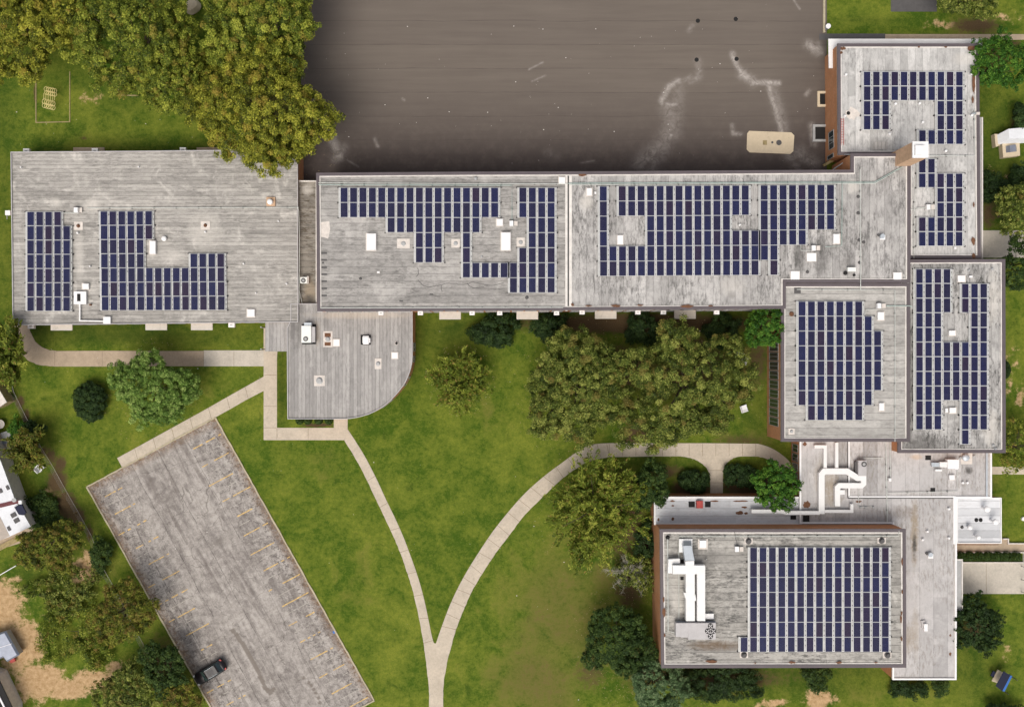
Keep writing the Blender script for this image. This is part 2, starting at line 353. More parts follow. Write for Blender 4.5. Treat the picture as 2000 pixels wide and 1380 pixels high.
def tag(o, label=None, cat=None, group=None, kind=None):
    if label: o['label'] = label
    if cat: o['category'] = cat
    if group: o['group'] = group
    if kind: o['kind'] = kind
    return o
def empty(name, loc, label=None, cat=None, group=None):
    o = bpy.data.objects.new(name, None); COL.objects.link(o); o.location = loc; o.empty_display_size = 0.5
    WO[o.name] = tuple(loc); return tag(o, label, cat, group)
def grid_obj(name, mat, xs, ys, z, attrs, kind='structure', bumpz=None):
    """flat sheet on a grid with painted material masks"""
    nx, ny = len(xs), len(ys); XX, YY = np.meshgrid(xs, ys); ZZ = np.full_like(XX, z) if bumpz is None else z + bumpz
    v = np.stack([XX, YY, ZZ], -1).reshape(-1, 3)
    i = np.arange(nx - 1)[None, :] + np.arange(ny - 1)[:, None] * nx
    f = np.stack([i, i + 1, i + nx + 1, i + nx], -1).reshape(-1, 4)
    me = bpy.data.meshes.new(name); me.vertices.add(len(v)); me.vertices.foreach_set('co', v.ravel())
    me.loops.add(f.size); me.loops.foreach_set('vertex_index', f.ravel().astype(np.int32))
    me.polygons.add(len(f)); me.polygons.foreach_set('loop_start', np.arange(0, f.size, 4, dtype=np.int32))
    me.update(calc_edges=True)
    for k, arr in attrs.items():
        a = me.attributes.new(k, 'FLOAT', 'POINT'); a.data.foreach_set('value', arr.ravel().astype(np.float32))
    me.materials.append(mat); ob = bpy.data.objects.new(name, me); COL.objects.link(ob)
    WO[ob.name] = (0, 0, 0); return tag(ob, kind=kind)
def seg_dist(XX, YY, pts):
    """distance field to a polyline of (x, y)"""
    d = np.full(XX.shape, 1e9)
    for (x0, y0), (x1, y1) in zip(pts, pts[1:]):
        dx, dy = x1 - x0, y1 - y0; L = dx * dx + dy * dy + 1e-9
        t = np.clip(((XX - x0) * dx + (YY - y0) * dy) / L, 0, 1)
        d = np.minimum(d, np.hypot(XX - x0 - t * dx, YY - y0 - t * dy))
    return d
ORD = ['first', 'second', 'third', 'fourth', 'fifth', 'sixth', 'seventh', 'eighth', 'ninth', 'tenth', 'eleventh', 'twelfth', 'thirteenth', 'fourteenth']
# ================================================================ GROUND
def ground_mat():
    t = NT('grass_and_earth')
    dirt, _ = t.attr('dirt'); dry, _ = t.attr('dry'); deep, _ = t.attr('deep')
    big = t.noise(0.07, 5, 0.6, dist=0.8); mid = t.noise(0.33, 6, 0.65, dist=0.5); sm = t.noise(1.6, 6, 0.75); fine = t.noise(9.0, 4, 0.8)
    f = t.math('ADD', t.math('ADD', t.math('MULTIPLY', big, .28), t.math('MULTIPLY', mid, .36)), t.math('MULTIPLY', sm, .36))
    g = t.mix(t.rng(f, .42, .585), (0.050, 0.105, 0.006), (0.215, 0.245, 0.030))
    g = t.mix(t.rng(t.math('MULTIPLY', t.noise(0.5, 6, .7, dist=1.), 1.0), .58, .70, 0, .55), g, (0.028, 0.066, 0.005))
    g = t.mix(t.rng(fine, .38, .66, 0.0, .6), g, (0.026, 0.046, 0.005))
    g = t.mix(t.rng(t.noise(4.5, 5, .8), .54, .70, 0, .55), g, (0.27, 0.26, 0.06))
    g = t.mix(t.math('MULTIPLY', deep, 0.8), g, (0.014, 0.032, 0.004))  # the mask's painted shade goes into the grass colour
    # mowing bands
    dn = t.math('ADD', dry, t.math('MULTIPLY', t.math('SUBTRACT', mid, .5), 1.5))
    dn = t.math('MULTIPLY', t.rng(dn, .25, .9), t.rng(sm, .3, .6, .3, 1.))
    g = t.mix(dn, g, t.mix(t.rng(fine, .3, .7), (0.11, 0.09, 0.026), (0.17, 0.14, 0.045)))
    e = t.math('ADD', dirt, t.math('ADD', t.math('MULTIPLY', t.math('SUBTRACT', t.noise(0.8, 6, .7), .5), 1.6), t.math('MULTIPLY', t.math('SUBTRACT', fine, .5), .9)))
    e = t.math('MULTIPLY', t.rng(e, .42, .62), t.math('GREATER_THAN', dirt, 0.02))
    earth = t.mix(t.rng(sm, .35, .65), (0.34, 0.21, 0.10), (0.56, 0.39, 0.22))
    earth = t.mix(t.rng(fine, .55, .75, 0, .5), earth, (0.16, 0.11, 0.05))
    g = t.mix(e, g, earth)
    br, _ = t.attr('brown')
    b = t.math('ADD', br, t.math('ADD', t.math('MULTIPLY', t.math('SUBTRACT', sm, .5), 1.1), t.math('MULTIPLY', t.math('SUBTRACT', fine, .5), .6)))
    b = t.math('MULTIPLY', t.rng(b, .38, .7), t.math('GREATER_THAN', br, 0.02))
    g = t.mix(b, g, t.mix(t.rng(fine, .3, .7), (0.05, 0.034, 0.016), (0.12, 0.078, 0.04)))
    t.bump(t.math('ADD', fine, sm), 0.12, 0.6)
    return t.done(g, 0.95, 0, 0.15)
gx = np.concatenate([np.array([-1500, -600, -250, -130, -95]), np.arange(-80, 80.01, 0.5), np.array([95, 130, 250, 600, 1500])])
gy = np.concatenate([np.array([-1500, -600, -250, -110, -75]), np.arange(-60, 60.01, 0.5), np.array([75, 110, 250, 600, 1500])])
XX, YY = np.meshgrid(gx, gy)
PX = 1000 + XX * S; PY = 690 - YY * S
def blobs(lst):
    a = np.zeros_like(PX)
    for (x, y, rx, ry, s) in lst: a = np.maximum(a, s * np.exp(-(((PX - x) / rx) ** 2 + ((PY - y) / ry) ** 2)))
    return a
dirt = blobs([(0, 1190, 55, 70, 1), (40, 1260, 50, 70, 1), (75, 1330, 60, 45, 1), (130, 1345, 60, 25, 1), (185, 1325, 60, 22, .95), (225, 1305, 30, 22, .7), (163, 1115, 32, 30, 1), (168, 1090, 12, 25, .8),
    (30, 1130, 20, 10, .7), (8, 1165, 30, 25, .8), (82, 1200, 6, 6, .8), (1185, 175, 1, 1, 0), (1290, 1363, 1, 1, 0), (1500, 1375, 30, 12, .75), (1600, 1365, 35, 22, .95), (1522, 1372, 24, 10, .8), (1900, 120, 1, 1, 0),
    (1968, 735, 14, 50, .55), (1985, 700, 12, 40, .5), (1992, 770, 14, 40, .6), (1975, 830, 10, 22, .5), (1920, 45, 22, 14, .6), (1840, 48, 60, 12, .6), (1965, 35, 40, 14, .5), (1930, 330, 26, 8, .55), (1958, 345, 20, 8, .5),
    (168, 176, 7, 6, .7), (192, 190, 14, 14, .6), (165, 195, 22, 14, .5), (1965, 1275, 20, 28, .5), (1950, 1240, 14, 20, .4), (1210, 1192, 10, 8, .6), (1155, 1160, 20, 20, .35), (1320, 855, 14, 12, .3), (105, 955, 30, 20, .55)])
brown = blobs([(1250, 632, 290, 24, 1.0), (1346, 720, 130, 90, .72), (1132, 760, 90, 80, .45), (1352, 955, 48, 26, 1.1), (1452, 950, 52, 24, 1.1), (1545, 760, 40, 100, .6), (900, 740, 34, 36, .5), (1215, 1010, 60, 120, .8), (1262, 1080, 22, 60, 1.), (1262, 1300, 80, 70, .7), (1420, 1325, 150, 26, .8), (520, 200, 130, 110, .6), (1905, 1230, 50, 50, .7), (320, 1290, 60, 90, .6), (240, 1190, 60, 60, .5), (1950, 110, 40, 60, .6), (118, 905, 16, 20, .9), (112, 940, 24, 30, 1), (130, 985, 24, 32, 1.05), (148, 1010, 22, 26, 1.05), (100, 890, 14, 24, .8), (40, 785, 12, 18, .9), (52, 812, 9, 22, .9), (68, 850, 9, 20, .8), (85, 880, 10, 20, .8), (175, 1040, 9, 22, .9), (195, 1075, 9, 30, .7), (68, 185, 5, 32, .8), (1215, 720, 70, 60, .85), (1240, 850, 40, 25, .9), (1345, 690, 70, 60, .8), (1480, 700, 30, 80, .7),  # bare earth and beds, plus shade painted under courtyard trees and the south wall
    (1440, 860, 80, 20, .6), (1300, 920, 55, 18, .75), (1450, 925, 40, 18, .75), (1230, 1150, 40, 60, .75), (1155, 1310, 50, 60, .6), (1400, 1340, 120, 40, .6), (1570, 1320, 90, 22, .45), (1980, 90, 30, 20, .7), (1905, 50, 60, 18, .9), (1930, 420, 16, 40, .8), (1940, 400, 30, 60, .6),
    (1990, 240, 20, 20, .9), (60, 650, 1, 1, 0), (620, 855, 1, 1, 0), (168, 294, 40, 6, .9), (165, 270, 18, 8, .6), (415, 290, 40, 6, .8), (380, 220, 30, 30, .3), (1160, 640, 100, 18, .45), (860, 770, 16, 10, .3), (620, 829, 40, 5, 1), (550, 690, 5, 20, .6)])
dry = blobs([(1100, 1200, 140, 170, .75), (1050, 1330, 110, 90, .9), (1180, 1120, 60, 60, .7), (960, 800, 60, 60, .35), (350, 870, 90, 40, .3), (640, 900, 90, 50, .3), (700, 1130, 70, 80, .35), (1300, 1300, 200, 60, .5), (1700, 1360, 200, 30, .35),
    (1950, 1000, 40, 90, .45), (1900, 60, 90, 40, .6), (1960, 640, 30, 120, .3), (1460, 860, 90, 30, .5), (1350, 650, 150, 60, .3), (440, 760, 60, 30, .35), (200, 1150, 90, 90, .35), (1060, 810, 40, 50, .2), (100, 330, 60, 30, .2)])
deep = blobs([(1250, 628, 330, 22, .95), (1300, 900, 120, 20, .5), (1480, 800, 40, 120, .5), (620, 620, 100, 30, .6), (550, 760, 12, 80, .7), (1250, 1200, 30, 130, .6), (1920, 240, 18, 260, .5), (1550, 1312, 260, 16, .7), (0, 330, 40, 500, .35), (900, 640, 100, 30, .7), (1700, 40, 90, 10, .3), (80, 640, 400, 16, .8), (100, 980, 26, 60, .9), (110, 1060, 80, 60, .6), (250, 655, 260, 20, .7), (880, 650, 90, 40, .6), (300, 290, 300, 30, .4), (1940, 300, 60, 140, .7), (1420, 700, 150, 90, .3), (340, 1310, 60, 120, .5), (230, 170, 90, 60, .3), (1900, 1300, 60, 80, .45), (1560, 1330, 200, 30, .5), (800, 700, 30, 60, .5), (20, 500, 30, 300, .3), (60, 1120, 40, 20, .5)])  # painted shade: grass darkened along walls and around shrubs and trees
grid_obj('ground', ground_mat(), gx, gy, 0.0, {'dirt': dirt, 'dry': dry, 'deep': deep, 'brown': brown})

# ---------------------------------------------------------------- play yard asphalt
def yard_mat():
    t = NT('yard_asphalt'); o = t.xyz()
    st, _ = t.attr('stain'); dk, _ = t.attr('dark')
    lane = t.math('DIVIDE', t.math('ADD', o[1], t.math('MULTIPLY', t.noise(0.12, 2), .5)), 3.33)
    ln = t.white(t.math('FLOOR', lane)); e = t.math('ABSOLUTE', t.math('SUBTRACT', t.math('FRACT', lane), .5))
    streak = t.noise(1.0, 6, .65, vec=t.comb(t.math('MULTIPLY', o[0], .07), t.math('MULTIPLY', o[1], 1.1)))
    fine = t.noise(7, 4, .8); big = t.noise(.06, 4, .6)
    f = t.math('ADD', t.math('ADD', t.math('MULTIPLY', streak, .5), t.math('MULTIPLY', big, .35)), t.math('MULTIPLY', fine, .15))
    c = t.mix(t.rng(f, .36, .64), (0.124, 0.102, 0.086), (0.160, 0.134, 0.112))
    c = t.mix(t.math('MULTIPLY', ln, .18), c, (0.10, 0.083, 0.075))
    c = t.mix(t.math('MULTIPLY', t.rng(e, .478, .498), t.rng(t.noise(.3, 4), .35, .6, .15, .6)), c, (0.06, 0.048, 0.042))
    sp = t.rng(t.noise(12, 2, .9), .70, .8)
    c = t.mix(t.math('MULTIPLY', sp, .3), c, (0.3, 0.26, 0.22))
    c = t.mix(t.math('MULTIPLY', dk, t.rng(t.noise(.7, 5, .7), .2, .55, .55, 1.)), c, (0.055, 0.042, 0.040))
    sn = t.math('MULTIPLY', st, t.rng(t.noise(1.1, 6, .7, dist=1.2), .32, .64, .12, 1))
    c = t.mix(sn, c, (0.46, 0.42, 0.39))
    return t.done(c, .85, 0, .3)
def photo_grid(x0, y0, x1, y1, step):
    xs = np.arange(X(x0), X(x1) + step * .5, step); ys = np.arange(Y(y1), Y(y0) + step * .5, step)
    a, b = np.meshgrid(xs, ys); return xs, ys, 1000 + a * S, 690 - b * S
xs, ys, px, py = photo_grid(588, -420, 1614, 360, 0.15)
def brush(px, py, strokes):
    a = np.zeros_like(px)
    for pts, wd, s in strokes: a = np.maximum(a, s * np.exp(-(seg_dist(px, py, pts) / wd) ** 2))
    return a
stain = brush(px, py, [
    ([(1430, 105), (1440, 130), (1455, 150), (1470, 161), (1500, 161), (1520, 163)], 5, 1.), ([(1450, 145), (1470, 160)], 9, .8), ([(1500, 165), (1512, 205), (1522, 240), (1526, 256)], 5, .8), ([(1510, 175), (1530, 250)], 11, .35),
    ([(1363, 120), (1366, 150), (1350, 158)], 7, .35), ([(1325, 158), (1306, 170), (1292, 198)], 6, .7), ([(1330, 160), (1350, 150)], 5, .3), ([(1292, 203), (1320, 205)], 4, .6), ([(1305, 210), (1312, 250), (1290, 285), (1250, 320)], 16, .32), ([(1325, 170), (1318, 260), (1270, 330)], 14, .22),
    ([(1311, 263), (1308, 270)], 4, .7), ([(1345, 60), (1352, 52)], 5, .3), ([(648, 268), (655, 285), (663, 305)], 9, .6), ([(670, 290), (655, 312)], 10, .3), ([(732, 272), (738, 286)], 3, .5), ([(678, 312), (700, 326)], 1.5, .4),
    ([(1580, 88), (1598, 100)], 9, .7), ([(1598, 85), (1605, 105)], 5, .4), ([(1430, 245), (1432, 262), (1447, 262)], 4, .5), ([(1585, 245), (1590, 282)], 6, .5), ([(1560, 300), (1590, 320)], 14, .35), ([(1575, 185), (1580, 178)], 4, .5),
    ([(1033, 136), (1060, 122)], 1.6, .5), ([(1039, 159), (1065, 148)], 1.6, .4), ([(1135, 318), (1160, 314)], 1.5, .3), ([(1070, 300), (1085, 305)], 9, .12), ([(1530, 290), (1560, 330)], 9, .3), ([(1550, 0), (1562, 18)], 1.5, .6), ([(786, 193), (790, 196)], 2, .5)])
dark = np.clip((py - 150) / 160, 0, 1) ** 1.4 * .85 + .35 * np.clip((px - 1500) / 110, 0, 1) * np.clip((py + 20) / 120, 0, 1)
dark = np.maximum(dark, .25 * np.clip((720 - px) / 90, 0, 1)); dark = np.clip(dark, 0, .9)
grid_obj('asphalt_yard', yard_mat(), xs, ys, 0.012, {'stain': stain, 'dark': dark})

# ---------------------------------------------------------------- car park
TL, TR, BR, BL = (172, 951), (420, 817), (732, 1366), (481, 1500)
A0 = Vector(XY(TL)); AU = Vector(XY(TR)) - A0; AV = Vector(XY(BL)) - A0
LU, LV = AU.length, AV.length; U1, V1 = AU / LU, AV / LV
def PK(u, v): q = A0 + U1 * u + V1 * v; return (q.x, q.y)
def lot_mat():
    t = NT('worn_car_park_asphalt'); o = t.xyz()
    u = t.math('ADD', t.math('MULTIPLY', o[0], U1.x), t.math('MULTIPLY', o[1], U1.y)); v = t.math('ADD', t.math('MULTIPLY', o[0], V1.x), t.math('MULTIPLY', o[1], V1.y))
    seal, _ = t.attr('seal'); edge, _ = t.attr('edge')
    m1 = t.noise(.9, 7, .8, dist=.2); st = t.noise(1., 6, .7, vec=t.comb(t.math('MULTIPLY', u, .75), t.math('MULTIPLY', v, .10)))
    st2 = t.noise(1., 5, .7, vec=t.comb(t.math('MULTIPLY', u, .12), t.math('MULTIPLY', v, .9), 4.))
    fine = t.noise(6, 5, .8)
    f = t.math('ADD', t.math('ADD', t.math('MULTIPLY', m1, .42), t.math('MULTIPLY', st, .42)), t.math('MULTIPLY', fine, .16))
    c = t.mix(t.rng(f, .44, .57), (0.42, 0.385, 0.355), (0.20, 0.178, 0.165))
    stn = t.rng(t.noise(1.5, 7, .85, dist=.2), .50, .58)
    c = t.mix(t.math('MULTIPLY', stn, t.math('MULTIPLY', edge, .9)), c, (0.085, 0.072, 0.068))
    c = t.mix(t.math('MULTIPLY', t.rng(t.noise(1., 4, .6, vec=t.comb(t.math('MULTIPLY', u, .6), t.math('MULTIPLY', v, .05), 9.)), .58, .62), .4), c, (0.12, 0.10, 0.09))
    c = t.mix(t.math('MULTIPLY', t.rng(st2, .5, .7), .35), c, (0.16, 0.14, 0.12))
    for off, w in ((.5, .06), (4.2, .05), (8.3, .05), (12.6, .04)):
        dd = t.math('ABSOLUTE', t.math('SUBTRACT', u, t.math('ADD', U1.dot(A0) + off + 2.6, t.math('MULTIPLY', t.math('SUBTRACT', t.noise(.4, 3), .5), .5))))
        c = t.mix(t.math('MULTIPLY', t.math('LESS_THAN', dd, w), t.rng(t.noise(.6, 5, .8), .38, .6, 0, .75)), c, (0.05, 0.043, 0.04))
    cr = t.n('ShaderNodeTexVoronoi', feature='DISTANCE_TO_EDGE'); cr.inputs['Scale'].default_value = .28
    nzv = t.n('ShaderNodeTexNoise'); nzv.inputs['Scale'].default_value = .9; t.put(nzv.inputs['Vector'], t.pos)
    av = t.n('ShaderNodeVectorMath', operation='ADD'); t.put(av.inputs[0], t.pos); t.put(av.inputs[1], t.scale(nzv.outputs['Color'], (1.6, 1.6, 0))); t.put(cr.inputs['Vector'], av.outputs[0])
    c = t.mix(t.math('MULTIPLY', t.rng(cr.outputs['Distance'], .003, .010, 1, 0), .5), c, (0.07, 0.06, 0.05))
    c = t.mix(seal, c, (0.16, 0.135, 0.115))
    rim, _ = t.attr('rim')
    lf = t.math('MULTIPLY', rim, t.rng(t.noise(2.2, 6, .8), .38, .6))
    c = t.mix(lf, c, t.mix(t.rng(fine, .4, .6), (0.24, 0.12, 0.055), (0.13, 0.095, 0.05)))
    return t.done(c, .9)
us = np.arange(0, LU + .001, LU / 130); vs = np.arange(0, LV + .001, LV / 300)
UU, VV = np.meshgrid(us, vs); gxw = A0.x + U1.x * UU + V1.x * VV; gyw = A0.y + U1.y * UU + V1.y * VV
pxx = 1000 + gxw * S; pyy = 690 - gyw * S
d = seg_dist(pxx, pyy, [(455, 1230), (478, 1262), (500, 1300), (518, 1342), (528, 1352), (534, 1345)])
seal = (d < 4.2).astype(float) * .8
for q in [(594, 1323), (604, 1332), (608, 1338), (613, 1345), (617, 1352), (622, 1362), (625, 1371)]: seal = np.maximum(seal, (np.hypot(pxx - q[0], pyy - q[1]) < 3.4) * .8)
edge = np.clip(1.2 - np.minimum(UU, LU - UU) / 6.0, .15, 1.)
rim = np.clip(1 - np.minimum(np.minimum(UU, LU - UU), VV) / 1.3, 0, 1)
me_ob = grid_obj('car_park', lot_mat(), us, vs, 0.016, {'seal': seal, 'edge': edge, 'rim': rim})
co_ = np.stack([gxw, gyw, np.full_like(gxw, .016)], -1).reshape(-1, 3)
me_ob.data.vertices.foreach_set('co', co_.ravel()); me_ob.data.update()
if me_ob.data.polygons[0].normal.z < 0: me_ob.data.flip_normals()
b = MB()
for a, c in (((-.1, -.1), (LU + .1, -.1)), ((LU + .1, -.1), (LU + .1, LV)), ((-.1, -.1), (-.1, LV)), ((LU + .1, LV + .1), (-.1, LV + .1))):
    n = 60
    pts = [PK(a[0] + (c[0] - a[0]) * k / n + random.uniform(-.03, .03), a[1] + (c[1] - a[1]) * k / n + random.uniform(-.03, .03)) for k in range(n + 1)]
    b.strip(pts, [0.2 + random.uniform(-.04, .04) for _ in pts], 0.0, 0.12)
tag(b.build('kerb', 'kerb'), kind='structure')
# stall lines
yl, pl = MB(), MB(); vstep = 2.80
nst = int(LV / vstep)
for k in range(1, nst + 1):
    v = k * vstep - .5
    for side in (0, 1):
        for mb, dv, L0, L1, wdt in ((yl, 0.0, .3, 5.5, .16), (pl, 1.25, .2, 5.2, .11)):
            a = L0 + random.random() * 1.5; e = L1 - random.random() * 1.0; segs = 9
            for s_ in range(segs):
                if random.random() < (.22 if mb is yl else .35): continue
                u0 = a + (e - a) * s_ / segs; u1 = a + (e - a) * (s_ + .93) / segs
                if side: u0, u1 = LU - u1, LU - u0
                vv = v + dv + random.uniform(-.012, .012)
                mb.strip([PK(u0, vv), PK(u1, vv)], wdt * random.uniform(.6, 1.1), .017, .021)
tag(yl.build('stall_marking', 'yellow'), kind='structure'); tag(pl.build('stall_marking', 'palepaint'), kind='structure')

# ---------------------------------------------------------------- concrete paths
def smooth(pts, k=6):
    out = []
    for i in range(len(pts) - 1):
        p0, p1, p2, p3 = pts[max(i - 1, 0)], pts[i], pts[i + 1], pts[min(i + 2, len(pts) - 1)]
        for j in range(k):
            t = j / k
            out.append(tuple(0.5 * (2 * p1[a] + (-p0[a] + p2[a]) * t + (2 * p0[a] - 5 * p1[a] + 4 * p2[a] - p3[a]) * t * t + (-p0[a] + 3 * p1[a] - 3 * p2[a] + p3[a]) * t ** 3) for a in (0, 1)))
    out.append(pts[-1]); return out
def slab(name, poly, mat, z1=0.03, jit=0.0, kind='structure'):
    pts = []
    for p, q in zip(poly, poly[1:] + poly[:1]):
        L = math.hypot(q[0] - p[0], q[1] - p[1]); n = max(1, int(L / 9)) if jit else 1
        for k in range(n):
            f = k / n; pts.append((p[0] + (q[0] - p[0]) * f + (random.uniform(-jit, jit) if k else 0), p[1] + (q[1] - p[1]) * f + (random.uniform(-jit, jit) if k else 0)))
    m = MB(); m.prism([XY(p, z1) for p in pts], -0.05, z1); o = m.build(name, mat); return tag(o, kind=kind)
from mathutils.geometry import tessellate_polygon
def slab_tri(name, poly, mat, z1=0.03):
    w3 = [Vector((*XY(p), z1)) for p in poly]; tris = tessellate_polygon([w3])
    m = MB(); n = len(w3)
    for q in w3: m.v.append(tuple(q))
    for q in w3: m.v.append((q.x, q.y, -.05))
    for a, b_, c in tris:
        nn = (w3[b_] - w3[a]).cross(w3[c] - w3[a]); m.face([a, b_, c] if nn.z > 0 else [a, c, b_])
    for i in range(n):
        j = (i + 1) % n; m.face([i, j, n + j, n + i])
    return tag(m.build(name, mat), kind='structure')
def jig(pts, j=.8):
    return [(p[0] + random.uniform(-j, j), p[1] + random.uniform(-j, j)) for p in pts]
outer = smooth([(24, 628), (27, 655), (36, 682), (55, 703), (80, 713), (105, 715)]) + [(200, 715), (300, 715), (398, 715)]
inner = [(398, 685), (300, 685), (200, 685)] + smooth([(110, 685), (92, 682), (72, 670), (60, 648), (57, 628)])
slab_tri('footpath', jig(outer[:-1]) + [outer[-1]] + [inner[0]] + jig(inner[1:]), 'concrete_tan')
slab('footpath', [(398, 684), (515, 684), (515, 715), (398, 715)], 'concrete_new')
slab_tri('footpath', [(515, 640), (545, 640), (541, 700), (541, 835), (652, 835), (652, 800), (679, 800), (679, 838), (672, 859), (515, 859)], 'concrete')
slab_tri('footpath', [(515, 735), (515, 763)] + jig([(480, 781), (450, 798), (421, 814)], .5) + [(350, 851), (300, 879), (239, 913), (229, 894)] + jig([(280, 866), (340, 833), (400, 800), (460, 766)], .6), 'concrete')
Lw = smooth([(672, 859), (700, 905), (725, 955), (745, 997), (763, 1035), (779, 1072), (792, 1108), (804, 1145), (813, 1182), (821, 1220), (828, 1262), (833, 1300), (837, 1340), (838, 1385), (838, 1640)])
Le = smooth([(679, 838), (695, 862), (715, 895), (736, 936), (754, 975), (772, 1012), (788, 1048), (802, 1085), (815, 1122), (826, 1160), (835, 1200), (842, 1235), (847, 1254)])
Rw = smooth([(852, 1254), (863, 1222), (877, 1185), (893, 1150), (912, 1115), (935, 1078), (962, 1038), (992, 1000), (1025, 963), (1062, 930), (1098, 903), (1130, 880), (1155, 868), (1185, 865)]) + [(1280, 865), (1380, 865)] + smooth([(1480, 866), (1503, 873), (1525, 886), (1545, 905), (1556, 930)])
Re = smooth([(866, 1640), (866, 1385), (866, 1340), (872, 1300), (881, 1262), (893, 1222), (908, 1185), (925, 1148), (945, 1115), (968, 1080), (995, 1045), (1025, 1005), (1060, 970), (1095, 937), (1125, 915), (1155, 899), (1190, 892)]) + [(1280, 891)] + smooth([(1330, 891), (1352, 895), (1372, 906), (1385, 924), (1387, 966)]) + [(1412, 966)] + smooth([(1412, 924), (1418, 905), (1436, 893), (1455, 891)]) + smooth([(1480, 891), (1500, 897), (1518, 912), (1530, 935)])
slab_tri('footpath', jig(Lw, .5) + jig(Re, .5) + Rw[::-1] + [(850, 1256)] + Le[::-1], 'concrete')
jm = MB()
def joint(a, c): jm.strip([XY(a), XY(c)], .05, .0305, .034)
for i in range(10, len(Lw) - 20, 7):
    j = min(i, len(Le) - 1)
    if i < len(Le): q = min(Le, key=lambda p: math.hypot(p[0] - Lw[i][0], p[1] - Lw[i][1])); joint(Lw[i], q)
for i in range(6, len(Rw) - 24, 4):
    q = min(Re, key=lambda p: math.hypot(p[0] - Rw[i][0], p[1] - Rw[i][1])); joint(Rw[i], q)
for x in range(1190, 1480, 26): joint((x, 866), (x, 890))
for y in (732, 793, 835): joint((516, y), (540, y))
for x in (541, 602): joint((x, 836), (x, 858))
for x in (457, 107, 200, 300, 398): joint((x, 686), (x, 714))
for k in range(1, 8): joint((515 - k * 36, 736 + k * 19.8), (521 - k * 36, 758 + k * 19.8))
for x in (1392,): joint((1387, 918), (1411, 918)); joint((1387, 942), (1411, 942))
tag(jm.build('path_joint', 'joint'), kind='structure')
slab('footpath', [(1729, 67), (2090, 67), (2090, 78), (1729, 78)], 'concrete_tan')
slab('footpath', [(1600, 66), (1729, 66), (1729, 78), (1600, 78)], 'dgrey', .02)
slab('footpath', [(1905, 450), (2090, 450), (2090, 503), (1905, 503)], 'concrete_new')
slab('footpath', [(1920, 911), (2090, 911), (2090, 926), (1920, 926)], 'concrete')
slab('entrance_pavement', [(1850, 1097), (2090, 1097), (2090, 1159), (1850, 1159)], 'concrete_new')
slab('entrance_pavement', [(1850, 1052), (1967, 1052), (1967, 1062), (2090, 1062), (2090, 1077), (1850, 1077)], 'concrete_tan', .04)
slab('planting_bed', [(1700, -20), (1830, -20), (1830, 23), (1740, 23), (1740, -20)], 'dgrey', .02)
slab('patio', [(-60, 850), (18, 846), (26, 895), (8, 905), (-60, 915)], 'concrete_tan', .03)
slab('side_path', [(2, 895), (16, 895), (60, 1000), (74, 1024), (40, 1060), (-60, 1090), (-60, 1000)], 'concrete_tan', .028)
jm = MB(); jm.strip([XY((1926, 1098)), XY((1926, 1158))], .05, .0305, .034); tag(jm.build('path_joint', 'joint'), kind='structure')
# ================================================================ SCHOOL
school = empty('school_building', (0, 0, 0), 'sprawling flat-roofed red brick school with grey felt roofs on every wing', 'school')
RZ = dict(L=3.8, C=3.2, E=3.6, M=7.4, N=5.2, A=7.0, B=6.2, K=4.0, W=3.7, T=3.5, G=7.7)
def wpoly(poly, z): return [XY(p, z) for p in poly]
def block(poly, z, roofmat, label, cop=0.40, flash=0.14, copmat='coping', wallmat='brick', wall_in=0.10, base=0.0, wlabel=None):
    wp = wpoly(poly, z)
    wl = MB().prism(inset(wp, wall_in), base, z - 0.16, bottom=False).build('wall', wallmat, school)
    if wlabel: wl['label'] = wlabel
    rf = MB().prism(wp, z - 0.15, z).build('roof', roofmat, school); rf['label'] = label
    if cop: MB().ring(wp, cop, z + .002, z + 0.20).build('coping', copmat, school)
    if flash: MB().ring(inset(wp, cop + .003), flash, z + .003, z + 0.10).build('flashing', 'flash', school)
    return wl, rf
pL = [(22, 297), (300, 295), (582, 292), (583, 590), (583, 629), (300, 632), (26, 635)]
wL, rL = block(pL, RZ['L'], 'roof_left', 'wide weathered grey roof of the low west classroom wing', .10, 0, 'edge')
pC = [(581, 353), (619, 353), (619, 594), (581, 594)]
wC, rC = block(pC, RZ['C'], 'roof_link', 'narrow stained roof of the link between two wings', .08, 0.06, 'flash')
arc = smooth([(806, 690), (805, 708), (800, 728), (791, 748), (776, 768), (757, 787), (735, 802), (710, 812), (685, 817), (668, 818)])
RZ['E'] = 3.68
pE = [(568, 593), (622, 593), (622, 608), (806, 608)] + arc + [(562, 818), (561, 690), (561, 640), (568, 625)]
wE, rE = block(pE, RZ['E'], 'roof_entry', 'low grey roof with one curved corner over the entrance', .10, 0, 'edge', wall_in=.012)
pM = [(618, 338), (900, 336), (1200, 335), (1661, 332), (1661, 300), (1777, 300), (1777, 552), (1534, 552), (1534, 603), (1110, 606), (620, 608)]
wM, rM = block(pM, RZ['M'], 'roof_east', 'long pale roof of the tall classroom wing')
